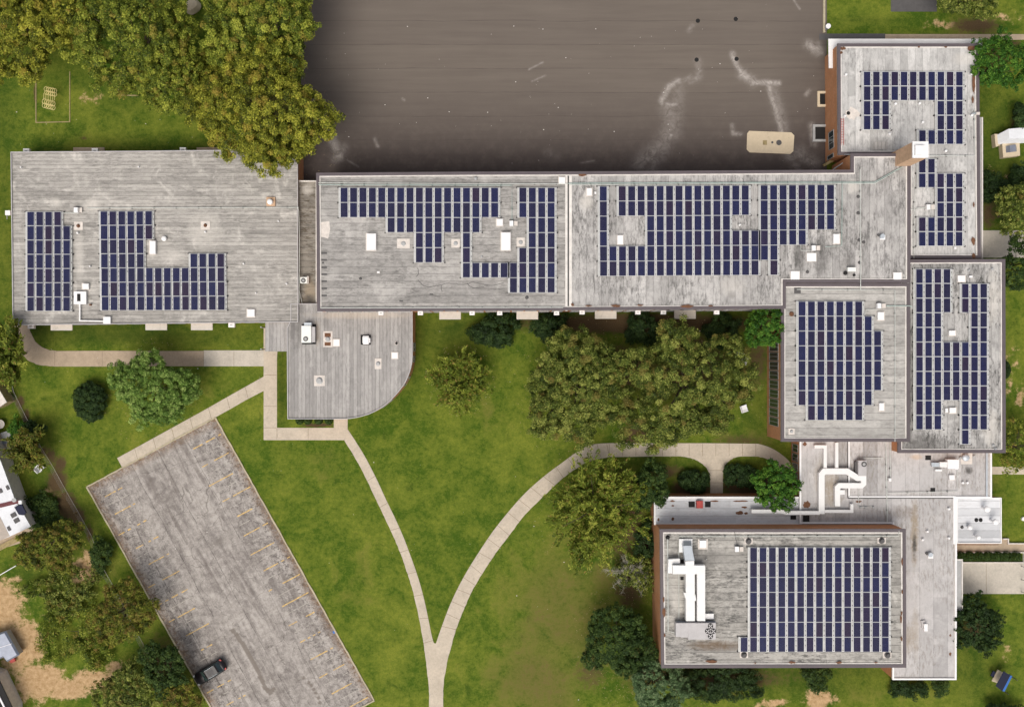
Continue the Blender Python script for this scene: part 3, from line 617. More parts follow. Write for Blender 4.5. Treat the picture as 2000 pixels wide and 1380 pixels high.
# west half of the tall wing has its felt laid lengthways
MB().prism(wpoly([(625, 345), (1106, 342), (1106, 601), (627, 602)], RZ['M']), RZ['M'] + .004, RZ['M'] + .012).build('roof', 'roof_mid', school)['label'] = 'west half of the tall wing roof, felt laid lengthways'
MB().rect(1104, 338, 1108.4, 607, RZ['M'] + .014, RZ['M'] + .11).rect(1111.6, 338, 1117, 606, RZ['M'] + .014, RZ['M'] + .11).build('expansion_joint', 'flash', school)
MB().rect(1108.6, 338, 1111.4, 606, RZ['M'] + .014, RZ['M'] + .07).build('joint_cover', 'dgrey', school)
pN = [(1635, 86), (1911, 86), (1914, 505), (1772, 505), (1772, 303), (1636, 303)]
wN, rN = block(pN, RZ['N'], 'roof_north', 'pale roof of the north-east wing')
pA = [(1525, 553), (1776, 553), (1776, 862), (1525, 862)]
wA, rA = block(pA, RZ['A'], 'roof_hall', 'square grey-brown roof south of the tall wing', .42)
pB = [(1753, 507), (1962, 506), (1963, 884), (1753, 884)]
wB, rB = block(pB, RZ['B'], 'roof_block', 'stained oblong roof of the east block', .42)
pK = [(1561, 858), (1936, 858), (1936, 972), (1868, 972), (1867, 1326), (1742, 1326), (1742, 1022), (1561, 1022)]
wK, rK = block(pK, RZ['K'], 'roof_white', 'low whitish membrane roof behind the gymnasium', .22, .04, 'white')
pW = [(1277, 969), (1566, 969), (1566, 1024), (1277, 1024)]
wW, rW = block(pW, RZ['W'], 'roof_annex', 'narrow white annex roof north of the gymnasium', .22, .04, 'white')
pT = [(1868, 971), (1955, 971), (1955, 1060), (1868, 1060)]
wT, rT = block(pT, RZ['T'], 'roof_annex', 'small square white roof on the east side', .12, .0, 'white')
pG = [(1288, 1032), (1768, 1032), (1769, 1302), (1291, 1303)]
wG, rG = block(pG, RZ['G'], 'roof_gym', 'large heavily stained roof of the gymnasium', .42, .16)
# lower lips, canopies and seams that belong to the building
z = 3.2
MB().prism(wpoly([(1618, 76), (1918, 76), (1918, 100), (1633, 100), (1633, 133), (1619, 133)], z), z - .2, z).build('canopy', 'white', school)['label'] = 'white lower canopy round the north corner'
MB().rect(1900, 229, 1919, 505, z - .2, z).build('canopy', 'grey', school)
MB().rect(1917.5, 229, 1920, 505, z + .003, z + .12).build('canopy_edge', 'flash', school)
MB().rect(1855, 1093, 1880, 1204, 2.9, 3.1).build('canopy', 'grey', school)['label'] = 'narrow canopy over the east entrance'
MB().rect(1878.6, 1093, 1880.6, 1204, 3.103, 3.2).rect(1856, 1091.5, 1880.6, 1093.5, 3.103, 3.2).build('canopy_edge', 'flash', school)
MB().rect(518, 624, 570, 686, 3.05, 3.25).build('canopy', 'roof_entry', school)['label'] = 'flat covered-way roof joining the entrance wing'
cv = MB()
for q in ((521, 682), (521, 640), (545, 682)): cv.cyl(X(q[0]), Y(q[1]), .09, 0, 3.05)
cv.build('canopy_post', 'grey', school)
# seams in the low kitchen roof
sm = MB(); z = RZ['K'] + .004
for a in (((1656, 862), (1656, 972)), ((1656, 972), (1866, 972))): sm.strip([XY(a[0], z), XY(a[1], z)], .16, z, z + .05)
sm.build('roof_seam', 'dgrey', school)
sm = MB()
for a in (((1657.8, 862), (1657.8, 969)), ((1657, 969.4), (1930, 969.4))): sm.strip([XY(a[0], z), XY(a[1], z)], .2, z, z + .12)
sm.rect(1862, 968, 1866, 1062, z, z + .14).build('roof_seam', 'white', school)
MB().rect(1926, 860, 1929, 970, RZ['K'] + .21, RZ['K'] + .26).build('gutter', 'galv', school)
# K3 membrane ridge and stains drawn as laid patches
def patch(pts, z, mat, parent, t=.006, name='patch'):
    return MB().prism(wpoly(pts, z), z + .002, z + t).build(name, mat, parent)
def blotch(cx, cy, rx, ry, z, n=14, s=None):
    r = random.Random(s or int(cx * 7 + cy)); return [(cx + rx * (1 + r.uniform(-.35, .25)) * math.cos(2 * math.pi * i / n), cy + ry * (1 + r.uniform(-.35, .25)) * math.sin(2 * math.pi * i / n)) for i in range(n)]
for zk, lst in ((RZ['G'] + .2, [(1390, 1291, 12, 3.2), (1547, 1293, 8, 2.4), (1639, 1293, 6, 2.2), (1711, 1293, 3, 1.6), (1297, 1195, 3.5, 9), (1296, 1170, 2, 5), (1475, 1294, 2, 1.5), (1762, 1096, 1.8, 7), (1762, 1155, 1.6, 4), (1760, 1208, 2, 9), (1761, 1247, 1.6, 5), (1761, 1197, 1.5, 4), (1298, 1240, 1.5, 4)]),
                (RZ['M'] + .2, [(1118, 595, 3, 3), (1150, 597, 8, 1.5), (1204, 597, 10, 2.5), (1250, 596, 6, 1.6), (1342, 598, 14, 3), (1388, 597, 5, 1.4), (1138, 342, 8, 2.4), (1778, 420, 1, 1)]),
                (RZ['N'] + .2, [(1646, 95, 6, 3.5), (1643, 103, 3, 3), (1900, 95, 9, 6), (1902, 160, 3, 22), (1795, 92, 2.5, 2), (1847, 92, 3, 1.5), (1901, 470, 4, 8), (1902, 500, 3, 6), (1902, 400, 1.6, 5), (1900, 195, 2, 8)]),
                (RZ['W'], [(1313, 978, 5, 1.8), (1314, 987, 2.5, 1.8), (1286, 1014, 2, 3.5), (1314, 1013, 3, 3.5), (1396, 978, 9, 1.6), (1446, 978, 14, 1.6), (1444, 1001, 7, 4), (1453, 990, 6, 2), (1457, 1002, 4, 2.5), (1481, 979, 5, 2)]),
                (RZ['K'], [(1576, 985, 8, 8), (1572, 867, 4, 4), (1677, 979, 6, 2.2), (1856, 1240, 2, 3), (1856, 1276, 2.4, 4)])):
    par = {RZ['G'] + .2: rG, RZ['M'] + .2: rM, RZ['N'] + .2: rN, RZ['W']: rW, RZ['K']: rK}[zk]
    for q in lst: MB().prism(wpoly(blotch(*q, zk), zk), zk + .003, zk + .012).build('bare_patch', 'rust', par)
for yy in (494, 507.5, 513, 522, 535.5, 549, 563, 577): MB().rect(627 if yy != 513 else 629, yy - 1.8, 638.5 if yy != 513 else 633, yy + 1.8, RZ['M'] + .014, RZ['M'] + .03).build('felt_patch', 'dgrey', rM)
MB().rect(780, 586, 787, 589, RZ['M'] + .014, RZ['M'] + .03).build('felt_patch', 'dgrey', rM)
MB().rect(839, 573, 846, 576, RZ['M'] + .014, RZ['M'] + .03).build('felt_patch', 'dgrey', rM)
patch([(626, 434), (643, 432), (645, 448), (641, 466), (627, 462)], RZ['M'] + .014, 'cream', rM)
for cr_ in ([(817, 546), (825, 556), (838, 560), (856, 557), (880, 553), (905, 556), (925, 551), (955, 557), (985, 553)], [(816, 523), (817, 535), (812, 541)], [(862, 557), (863, 570)], [(912, 553), (925, 562), (945, 560)]):
    MB().strip([XY((p[0] + random.uniform(-1, 1), p[1] + random.uniform(-.6, .6)), RZ['M']) for p in smooth(cr_, 5)], .07, RZ['M'] + .0125, RZ['M'] + .018).build('crack', 'dgrey', rM)
patch([(1551, 560), (1564, 560), (1564, 573), (1551, 573)], RZ['A'], 'dgrey', rA)

# -- chimney
zc = 12.6
cp = [XY(p, zc) for p in ((1781, 277), (1812, 277), (1812, 309), (1781, 309))]
ch = MB().prism(inset(cp, .04), RZ['N'] - .2, zc).build('chimney', 'chimney', rM); 
MB().prism(cp, zc + .002, zc + .22).rect(1788, 284, 1807, 302, zc + .222, zc + .6).build('chimney_cap', 'white', school)

# -- windows
def windows_on(wall, a, b, z, z0, z1, n, gap=.25, wall_in=.10, mull=1, name='window'):
    """n windows along the wall line a->b (photo pixels at roof height z); outward is to the right of a->b"""
    A, B = Vector(XY(a, z)), Vector(XY(b, z)); d = B - A; L = d.length; d /= L; nv = Vector((d.y, -d.x)); A = A - nv * wall_in; pit = L / n
    for i in range(n):
        s0, s1 = i * pit + gap / 2, (i + 1) * pit - gap / 2
        def box(mb, u0, u1, w0, w1, za, zb):
            q = [A + d * u0 + nv * w0, A + d * u1 + nv * w0, A + d * u1 + nv * w1, A + d * u0 + nv * w1]; mb.prism([tuple(p) for p in q], za, zb)
        f = MB(); box(f, s0, s1, -.02, .07, z0, z0 + .07); box(f, s0, s1, -.02, .07, z1 - .07, z1)
        box(f, s0, s0 + .07, -.02, .068, z0 + .07, z1 - .07); box(f, s1 - .07, s1, -.02, .068, z0 + .07, z1 - .07)
        for k in range(1, mull + 1):
            u = s0 + (s1 - s0) * k / (mull + 1); box(f, u - .03, u + .03, -.02, .062, z0 + .07, z1 - .07)
        fo = f.build(name, 'frame', wall)
        g = MB(); box(g, s0 + .07, s1 - .07, -.01, .035, z0 + .07, z1 - .07); go = g.build('pane', 'glass', wall); go.parent = fo
windows_on(wA, (1525, 668), (1525, 836), 7.0, 1.3, 5.6, 9, .12, mull=1)
windows_on(wM, (630, 608), (800, 607), 7.4, 4.6, 6.3, 7)
windows_on(wM, (812, 607), (1104, 606), 7.4, 0.9, 2.5, 11); windows_on(wM, (812, 607), (1104, 606), 7.4, 4.3, 5.9, 11)
windows_on(wM, (1116, 606), (1530, 603), 7.4, 0.9, 2.5, 15); windows_on(wM, (1116, 606), (1530, 603), 7.4, 4.3, 5.9, 15)
windows_on(wM, (1655, 332), (1200, 335), 7.4, 0.9, 2.5, 14, 1.2); windows_on(wM, (1655, 332), (1200, 335), 7.4, 4.3, 5.9, 14, 1.2)
windows_on(wM, (1190, 335), (900, 336), 7.4, 4.3, 5.9, 9, 1.2); windows_on(wM, (890, 336), (640, 338), 7.4, 4.3, 5.9, 8, 1.2)
windows_on(wL, (300, 632), (520, 629.6), 3.8, 1.0, 2.6, 8, .8); windows_on(wL, (30, 635), (296, 632), 3.8, 1.0, 2.6, 9, .8)
windows_on(wL, (296, 295), (30, 297), 3.8, 1.0, 2.6, 9, .8); windows_on(wL, (575, 292), (304, 295), 3.8, 1.0, 2.6, 9, .8)
windows_on(wN, (1635, 245), (1636, 285), 5.2, 1.6, 3.6, 1, .3, mull=2); windows_on(wN, (1635.5, 292), (1636, 302), 5.2, 1.0, 3.4, 1, .1, mull=0)
windows_on(wN, (1914, 505), (1911, 240), 5.2, .9, 2.6, 9, .7)
windows_on(wB, (1963, 880), (1962, 515), 6.2, .9, 2.4, 11, .7); windows_on(wB, (1963, 880), (1962, 515), 6.2, 3.7, 5.2, 11, .7)
windows_on(wK, (1561, 868), (1561, 962), 4.0, .8, 3.2, 5, .2)
for a, b_ in ((2, 6), (14, 20), (28, 34), (40, 46)): windows_on(wE, arc[b_], arc[a], 3.68, .9, 2.9, 1, .05, .012, 1)
windows_on(wE, (806, 690), (806, 665), 3.68, .9, 2.9, 1, .5, .012)

# ---------------------------------------------------------------- rooftop pieces that belong to a roof
def sub(parent, name, mat, fn, label=None):
    m = MB(); fn(m); o = m.build(name, mat, parent)
    if label: o['label'] = label
    return o
def hatch(parent, cx, cy, w_, h_, z, tall=.45, curb=1.5, mat='white', name='skylight_hatch'):
    m = MB(); m.rect(cx - w_ / 2 - curb, cy - h_ / 2 - curb, cx + w_ / 2 + curb, cy + h_ / 2 + curb, z + .002, z + .12)
    o = m.build(name, 'cream', parent)
    m = MB(); m.rect(cx - w_ / 2, cy - h_ / 2, cx + w_ / 2, cy + h_ / 2, z + .122, z + tall)
    c = m.build('lid', mat, parent); c.parent = parent
    return o
def padvent(parent, cx, cy, w_, h_, z, col='rust', r=.16, tall=.35):
    m = MB(); m.rect(cx - w_ / 2, cy - h_ / 2, cx + w_ / 2, cy + h_ / 2, z + .002, z + .07)
    m.build('vent_curb', 'cream', parent)
    m = MB(); x, y, _ = P(cx, cy, z + .07); m.cyl(x, y, r * 1.6, z + .072, z + .16, 0, 12, r); m.cyl(x, y, r, z + .161, z + tall, 0, 10); m.build('vent_pipe', col, parent)
def dome(parent, cx, cy, r, z, mat='white', h=None, base=True):
    m = MB(); x, y, _ = P(cx, cy, z + .2)
    if base: m.cyl(x, y, r * .62, z + .002, z + .25, 0, 12)
    m.cyl(x, y, r, z + (.251 if base else .002), z + .36, 0, 14); m.dome(x, y, r, z + .361, h or r * .45)
    m.build('roof_vent', mat, parent)
zL, zM, zE, zN, zA, zB, zK, zG, zW, zT = RZ['L'], RZ['M'], RZ['E'], RZ['N'], RZ['A'], RZ['B'], RZ['K'], RZ['G'], RZ['W'], RZ['T']
zM2 = zM + .012
padvent(rL, 153, 441, 17, 16, zL); padvent(rL, 401, 440, 18, 17, zL)
dome(rL, 321, 466, .35, zL); dome(rL, 401, 453, .12, zL, base=False); dome(rL, 152, 455, .14, zL, base=False); dome(rL, 176, 520, .1, zL, base=False)
dome(rL, 177, 595, .12, zL, 'rust', base=False); dome(rL, 544, 432, .1, zL, base=False); dome(rL, 560, 554, .12, zL, base=False); dome(rL, 476, 515, .12, zL, base=False); dome(rL, 271, 326, .1, zL, base=False); dome(rL, 41, 327, .1, zL, base=False); dome(rL, 500, 572, .1, zL, base=False)
hatch(rL, 298, 483, 11, 25, zL, .5); hatch(rL, 167, 559, 12, 10, zL, .4); hatch(rL, 490, 611, 14, 14, zL, .35)
sub(rL, 'brick_vent', 'chimney', lambda m: m.rect(520, 385, 537, 402, zL + .002, zL + .3)); dome(rL, 527.5, 394, .38, zL + .3, base=False)
padvent(rE, 640.5, 662, 18, 31, zE, 'grey', .22, .3); hatch(rE, 657, 669, 11, 12, zE, .16); padvent(rE, 738.5, 710, 13, 21, zE, 'grey', .2, .3); padvent(rE, 624, 743, 21, 21, zE, 'grey', .3, .3); hatch(rE, 771, 694, 11, 11, zE, .16)
m = MB(); m.rect(634, 650, 646, 658, zE + .072, zE + .08).rect(634, 668, 646, 675, zE + .072, zE + .08).build('bare_patch', 'rust', rE)
padvent(rE, 774.5, 670, 6, 6, zE, 'black', .12, .3)
hatch(rM, 725, 472, 18, 32, zM2, .55); hatch(rM, 988, 471, 18, 34, zM2, .6)
padvent(rM, 788, 475.5, 25, 19, zM2, 'grey', .2, .2); padvent(rM, 890, 475, 17, 17, zM2, 'grey', .18, .2); padvent(rM, 1017, 473, 16, 18, zM2, 'grey', .18, .2)
hatch(rM, 976, 434, 12, 13, zM2, .5); hatch(rM, 739, 531.5, 5, 3.5, zM2, .15, .3); padvent(rM, 704, 544, 4, 4, zM2, 'dgrey', .12, .2); padvent(rM, 1029, 581, 4.5, 5, zM2, 'dgrey', .15, .2)
padvent(rM, 941, 501, 3, 3, zM2, 'grey', .1, .2); hatch(rM, 1098, 352, 12, 12, zM2 + .01, .35)
dome(rM, 929, 349, .22, zM2, 'grey', base=False)
hatch(rM, 1151, 374.5, 10, 14, zM, .4); hatch(rM, 1163, 376.5, 3.5, 4, zM, .3, .3); hatch(rM, 1211.5, 468, 11, 17, zM, .45); dome(rM, 1445, 439, .13, zM, base=False)
hatch(rM, 1634, 466, 12, 18, zM, .5); hatch(rM, 1585, 502, 18, 16, zM, .2, .6); hatch(rM, 1553, 538, 17, 17, zM, .2, .8); hatch(rM, 1753, 539, 16, 14, zM, .2, .8)
for q in ((1577, 531), (1687, 473), (1676, 384), (1676, 416), (1678, 469), (1679, 513)): padvent(rM, q[0], q[1], 2.5, 2.5, zM, 'dgrey', .14, .2)
for q in ((1652, 146), (1749, 203), (1796, 202), (1802, 239), (1737, 262), (1847, 295), (1650, 227), (1897, 145), (1898, 225)): dome(rN, q[0], q[1], .17, zN, base=False)
padvent(rN, 1657, 221, 10, 10, zN, 'black', .16, .25); padvent(rN, 1888, 427, 3, 3, zN, 'grey', .15, .3); hatch(rN, 1866, 484, 4, 5, zN, .3, .3)
patch(blotch(1665, 222, 13, 13, zN), zN, 'cream', rN, .005)
patch([(1705, 277), (1734, 277), (1734, 292), (1705, 292)], zN, 'roof_entry', rN, .01)
hatch(rA, 1720.5, 617, 12, 15, zA, .4); hatch(rA, 1722, 794, 9, 14, zA, .4); padvent(rA, 1546, 842, 12, 12, zA, 'grey', .15, .25); padvent(rA, 1546, 613, 3, 3, zA, 'rust', .2, .12)
hatch(rB, 1878, 544, 14, 12, zB, .3); hatch(rB, 1896.5, 540, 6, 4, zB, .3, .3); hatch(rB, 1860, 650, 12, 9, zB, .4); hatch(rB, 1861, 801, 12, 10, zB, .4); hatch(rB, 1849, 801, 5, 8, zB, .3, .4)
for q in ((1938, 525), (1940, 869), (1944, 876), (1892, 528)): padvent(rB, q[0], q[1], 3, 3, zB, 'grey', .14, .25)
for q, s_ in (((1813, 893.5), 11), ((1822, 956), 9)): sub(rK, 'roof_drain', 'black', lambda m: m.rect(q[0] - s_ / 2, q[1] - s_ / 2 * .8, q[0] + s_ / 2, q[1] + s_ / 2 * .8, zK + .002, zK + .05))
sub(rK, 'roof_drain', 'black', lambda m: m.rect(1568.5, 1006, 1581, 1019, zK + .002, zK + .05)); sub(rW, 'roof_drain', 'black', lambda m: m.rect(1544, 1006, 1555, 1014, zW + .002, zW + .05))
hatch(rK, 1859.5, 932, 10, 9, zK, .4, .6); sub(rK, 'pipe_stub', 'duct', lambda m: m.rect(1827, 916, 1840, 920, zK + .1, zK + .4)); 
hatch(rK, 1738.5, 936.5, 5, 6, zK, .5, .2)
for q in ((1868, 914), (1880, 942), (1889, 942), (1853, 993), (1811, 1037), (1853, 1050), (1802, 1053)): dome(rK, q[0], q[1], .16, zK, base=False)
for q in ((1875, 893), (1902, 890), (1868, 914), (1705, 990), (1680, 990), (1690, 990)): padvent(rK, q[0], q[1], 2, 2, zK, 'grey', .13, .3)
def stack(parent, tx, ty, r, z, hh):
    x, y, _ = P(tx, ty, z + hh); m = MB(); m.cyl(x, y, r * .45, z + .002, z + hh - .3, 0, 12); m.cyl(x, y, r, z + hh - .3, z + hh, 0, 18); m.dome(x, y, r, z + hh + .001, .15)
    m.build('vent_stack', 'white', parent)
stack(rT, 1929, 994, .40, zT, 1.5); stack(rT, 1945.5, 1019, .38, zT, 1.6); stack(rT, 1895, 1030, .30, zT, .9); stack(rT, 1912, 1049, .28, zT, 1.4)
for q in ((1907, 1015), (1915.5, 1015)): padvent(rT, q[0], q[1], 3.4, 3.4, zT, 'black', .17, .12)
padvent(rT, 1879, 1029, 5, 5, zT, 'dgrey', .14, .3)
for i, q in enumerate(((1722, 1055), (1733, 1278), (1453, 1278), (1462, 1056))):
    padvent(rG, q[0], q[1], 16, 11.5, zG, 'dgrey', .26, .5)
hatch(rG, 1373, 1062, 13, 14, zG, .4, 3)
for q in ((1304, 1049),): padvent(rG, q[0], q[1], 4, 4, zG, 'black', .18, .4)
for q in ((1332, 1095), (1332, 1129)): sub(rG, 'roof_drain', 'black', lambda m: m.rect(q[0] - 3, q[1] - 3, q[0] + 3, q[1] + 3, zG + .002, zG + .1))
# black openings and red scuttle on annex
sub(rW, 'roof_opening', 'black', lambda m: m.rect(1345, 979, 1357, 990, zW + .002, zW + .06).rect(1377, 979, 1388, 990, zW + .002, zW + .06))
hatch(rW, 1367, 985, 12, 14, zW, .7, .4, 'red')
# steel joists outline on the west wall: red ladder lying on the roof
m = MB(); z = zN + .15
for x in (1643, 1648): m.rect(x - .35, 231, x + .35, 283, z, z + .06)
for y in range(233, 283, 5): m.rect(1643.3, y - .3, 1647.7, y + .3, z + .01, z + .05)
lad = m.build('ladder', 'red'); tag(lad, 'thin red ladder lying on the north-east roof beside its west edge', 'ladder')

# ---------------------------------------------------------------- conduits on the roofs
def conduit(parent, pts, z, r=.045, mat='conduit', foot=True, up=.22):
    m = MB(); m.tube([P(*p, z + up) for p in pts], r)
    o = m.build('conduit', mat, parent)
    if foot:
        f = MB(); acc = 0
        for p, q in zip(pts, pts[1:]):
            L = math.hypot(q[0] - p[0], q[1] - p[1]); n = int(L / 44)
            for k in range(1, n + 1):
                t = k / (n + .5); f.rect(p[0] + (q[0] - p[0]) * t - 1.3, p[1] + (q[1] - p[1]) * t - 1.6, p[0] + (q[0] - p[0]) * t + 1.3, p[1] + (q[1] - p[1]) * t + 1.6, z + .002, z + up - r)
        if f.v: f.build('pipe_block', 'dgrey', parent)
conduit(rL, [(170, 406), (583, 405)], zL, .05); conduit(rL, [(155, 411), (152, 416), (123, 416)], zL, .04, foot=False)
conduit(rL, [(582, 405), (583.5, 412), (585, 470), (584, 592)], zL, .04, foot=False)
conduit(rM, [(622, 357), (1001, 359), (1108, 359)], zM2, .05); conduit(rM, [(622, 360.5), (1000, 362), (1000, 430)], zM2, .045, 'conduit_green')
conduit(rM, [(1110, 358), (1560, 356), (1708, 356), (1745, 335), (1762, 326)], zM, .06, 'conduit_green'); conduit(rM, [(1112, 361), (1560, 358.5), (1709, 358.5), (1748, 336)], zM, .045)
conduit(rM, [(1680, 330), (1681, 566)], zM, .05); conduit(rM, [(1645, 359), (1644, 480), (1612, 482)], zM, .045, 'conduit_green')
conduit(rM, [(626, 601), (1100, 600)], zM2, .06); conduit(rM, [(1564, 478), (1564, 489), (1590, 489)], zM, .04, foot=False)
conduit(rA, [(1556, 565), (1681, 566), (1748, 566), (1748, 862)], zA, .05); conduit(rA, [(1731, 597), (1776, 597), (1782, 599)], zA, .06, 'conduit_green', False); conduit(rA, [(1714, 604), (1692, 604), (1690, 614)], zA, .04, foot=False)
conduit(rN, [(1812, 304), (1904, 304), (1903, 215), (1899, 215)], zN, .05); conduit(rN, [(1777, 409), (1790, 409), (1790, 406), (1812, 406)], zN, .05, foot=False); conduit(rN, [(1786, 350), (1785, 505)], zN, .04)
conduit(rN, [(1768, 510), (1836, 509)], zN, .05, foot=False)
conduit(rB, [(1784, 520), (1784, 842)], zB, .045)
conduit(rK, [(1730, 862), (1733, 1018)], zK, .06); conduit(rK, [(1738, 864), (1739, 940)], zK, .05); conduit(rK, [(1734, 962), (1870, 959), (1870, 916)], zK, .04); conduit(rK, [(1685, 894), (1725, 894)], zK, .04)
conduit(rK, [(1677, 953), (1677, 989), (1704, 989)], zK, .035, foot=False)
conduit(rG, [(1304, 1052), (1305, 1232), (1320, 1235)], zG, .06); conduit(rG, [(1326, 1088), (1326, 1047), (1755, 1046), (1756, 1036)], zG, .045); conduit(rG, [(1326, 1100), (1326, 1208)], zG, .04, foot=False)
conduit(rG, [(1435, 1037), (1436, 1050), (1439, 1058), (1441, 1068)], zG, .03, 'dgrey', False)
conduit(rE, [(583, 560), (590, 592)], zE - .4, .04, foot=False)

# ---------------------------------------------------------------- ducts (each run is one thing)
def duct(label, runs, mat='duct', group=None, name='air_duct'):
    m = MB()
    for pts, wd, z0, z1 in runs:
        m.strip([XY(p, z1) for p in pts], wd, z0, z1)
    o = m.build(name, mat); return tag(o, label, 'duct', group)
z0, z1 = zK + .25, zK + .85
duct('large white S-shaped duct run winding across the low roof beside the grey cooling unit', [([(1605, 1003), (1605, 926), (1610, 920), (1655, 920), (1675, 933), (1686, 933)], .78, z0, z1), ([(1687, 928), (1687, 944), (1683, 948), (1640, 948), (1636, 952), (1636, 988)], .70, z0 - .02, z1 - .02), ([(1636, 961), (1650, 961)], .6, z0 - .04, z1 - .06)])
duct('narrow white duct bent at its north end, leading to the big S-shaped duct', [([(1591, 872), (1612, 872), (1612, 915)], .42, z0, z1 - .15)])
duct('straight narrow white duct coming out from under the square roof', [([(1634.5, 864), (1634.5, 914.5)], .42, z0, z1 - .15)])
duct('low white duct hooked upwards at its east end near the gymnasium wall', [([(1611, 998), (1664, 998), (1664, 984)], .40, z0, z1 - .25)])
duct('long white duct running west onto the annex roof beside the red hatch', [([(1601, 1001), (1536, 1001), (1525, 998), (1468, 998)], .48, z0, z1 - .05)])
# gym duct assembly
ga = empty('duct_assembly', P(1360, 1150, zG), 'big white twin duct with cross arm on the gymnasium roof', 'duct')
zz = zG + 1.5
m = MB(); m.strip([XY((1348.6, 1212), zz), XY((1348.3, 1120), zz), XY((1347, 1095), zz)], 1.14, zz - .9, zz); m.build('long_duct', 'duct', ga)
m = MB(); a = [XY((1338, 1094), zz), XY((1356.6, 1094), zz)]; bq = [XY((1334, 1065), zz - .3), XY((1350.5, 1065), zz - .3)]; c = [XY((1335, 1057), zz - 1.0), XY((1350, 1057), zz - 1.0)]
for (p, zp), (q, zq) in (((a, zz), (bq, zz - .25)), ((bq, zz - .25), (c, zz - .9))):
    k = len(m.v); m.v += [(*p[0], zp), (*p[1], zp), (*q[1], zq), (*q[0], zq), (*p[0], zG + .3), (*p[1], zG + .3), (*q[1], zG + .3), (*q[0], zG + .3)]
    for f in ([3, 2, 1, 0], [4, 5, 6, 7], [0, 1, 5, 4], [1, 2, 6, 5], [2, 3, 7, 6], [3, 0, 4, 7]): m.face([k + i for i in f])
m.build('sloping_duct', 'galv', ga)
m = MB(); m.strip([XY((1369.6, 1212), zz), XY((1369.6, 1106), zz)], 1.04, zz - .9, zz - .01); m.strip([XY((1314, 1112), zz), XY((1377, 1112), zz)], 1.12, zz - .88, zz + .01); m.build('cross_duct', 'duct', ga)
m = MB(); m.strip([XY((1328, 1095), zG + .9), XY((1310, 1096), zG + .9), XY((1309, 1119), zG + .9)], .62, zG + .3, zG + .9); m.build('side_duct', 'duct', ga)
m = MB(); m.rect(1326.5, 1052, 1352.5, 1078, zG + .003, zG + .3); m.build('duct_curb', 'duct', ga)
m = MB(); m.frustum([XY((1336, 1158), zz), XY((1343, 1158), zz), XY((1343, 1176), zz), XY((1341, 1176), zz)], zG + .6, [XY((1336, 1157), zz), XY((1343, 1158), zz), XY((1343, 1176), zz), XY((1342, 1176), zz)], zz - .1); m.frustum([XY((1355, 1162), zz), XY((1358, 1160), zz), XY((1359.5, 1172), zz), XY((1357, 1172), zz)], zG + .6, [XY((1355, 1162), zz), XY((1358, 1160), zz), XY((1359.5, 1172), zz), XY((1357, 1172), zz)], zz + .05); m.build('damper', 'duct', ga)
m = MB()
for yy in (1090, 1130, 1170, 1205):
    for xx in (1340, 1378): x, y, _ = P(xx, yy, zG); m.rect(x - .05, y - .05, x + .05, y + .05, zG, zz - .9, px=False)
m.build('duct_leg', 'grey', ga)
# gym rooftop air handler
gu = empty('rooftop_air_handler', P(1358, 1232, zG), 'long grey rooftop air handler with four fans at its east end', 'air handler')
zz = zG + 1.3
m = MB(); m.rect(1330, 1216, 1344, 1244, zG + .2, zz - .05).rect(1344.2, 1216, 1379, 1248, zG + .2, zz).rect(1320, 1216, 1329.8, 1243, zG + .2, zz - .1).rect(1362, 1216.2, 1362.6, 1247.8, zz + .002, zz + .02); m.build('casing', 'acgrey' if 'acgrey' in M else 'grey2' if 'grey2' in M else 'edge', gu)
m = MB(); m.rect(1379.2, 1216, 1398, 1248, zG + .2, zz - .003); m.build('condenser_box', 'edge', gu)
m = MB(); m.rect(1322, 1214, 1398, 1216, zG + .3, zz - .4); m.build('grille', 'slate', gu)
for q in ((1387.5, 1221.5), (1382, 1231.5), (1393, 1231.5), (1387.5, 1241.5)):
    x, y, _ = P(*q, zz); f = MB(); f.cyl(x, y, .34, zz + .0, zz + .06, 0, 18); fo = f.build('fan', 'black', gu)
    f = MB()
    for k in range(4):
        a0 = k * math.pi / 2 + .4; f.prism([(x, y), (x + .28 * math.cos(a0), y + .28 * math.sin(a0)), (x + .28 * math.cos(a0 + .75), y + .28 * math.sin(a0 + .75))], zz + .062, zz + .08)
    f.cyl(x, y, .07, zz + .081, zz + .11); g = f.build('fan_blade', 'edge', gu); g.parent = fo
m = MB(); m.rect(1377, 1198, 1394, 1208, zG + .002, zG + .5); tag(m.build('equipment_box', 'white'), 'white box between the twin ducts and the four-fan air handler', 'equipment box')

# ---------------------------------------------------------------- condensers and other machines standing on the roofs
def machine(label, cat, cx, cy, w_, h_, z, tall, casing='acwhite', name='condenser_unit', fans=(), base='grey', group=None, extra=()):
    e = empty(name, P(cx, cy, z), label, cat, group)
    m = MB(); zt = z + tall
    m.rect(cx - w_ / 2 + .6, cy - h_ / 2 + .6, cx + w_ / 2 - .6, cy + h_ / 2 - .6, z + .002, z + .14); m.build('stand', base, e)
    m = MB(); m.rect(cx - w_ / 2, cy - h_ / 2, cx + w_ / 2, cy + h_ / 2, z + .141, zt); m.build('casing', casing, e)
    for fx, fy, fr in fans:
        x, y, _ = P(fx, fy, zt); m = MB(); m.cyl(x, y, fr, zt + .001, zt + .05, 0, 18); g = m.build('fan_guard', 'dgrey', e)
        m = MB(); m.cyl(x, y, fr * .55, zt + .051, zt + .07, 0, 14, fr * .5); m.cyl(x, y, fr * .2, zt + .071, zt + .1); c = m.build('fan_hub', 'grey', e); c.parent = g
    for (nm, mt, a) in extra:
        m = MB(); m.rect(*a[:4], z + a[4], z + a[5]); m.build(nm, mt, e)
    return e
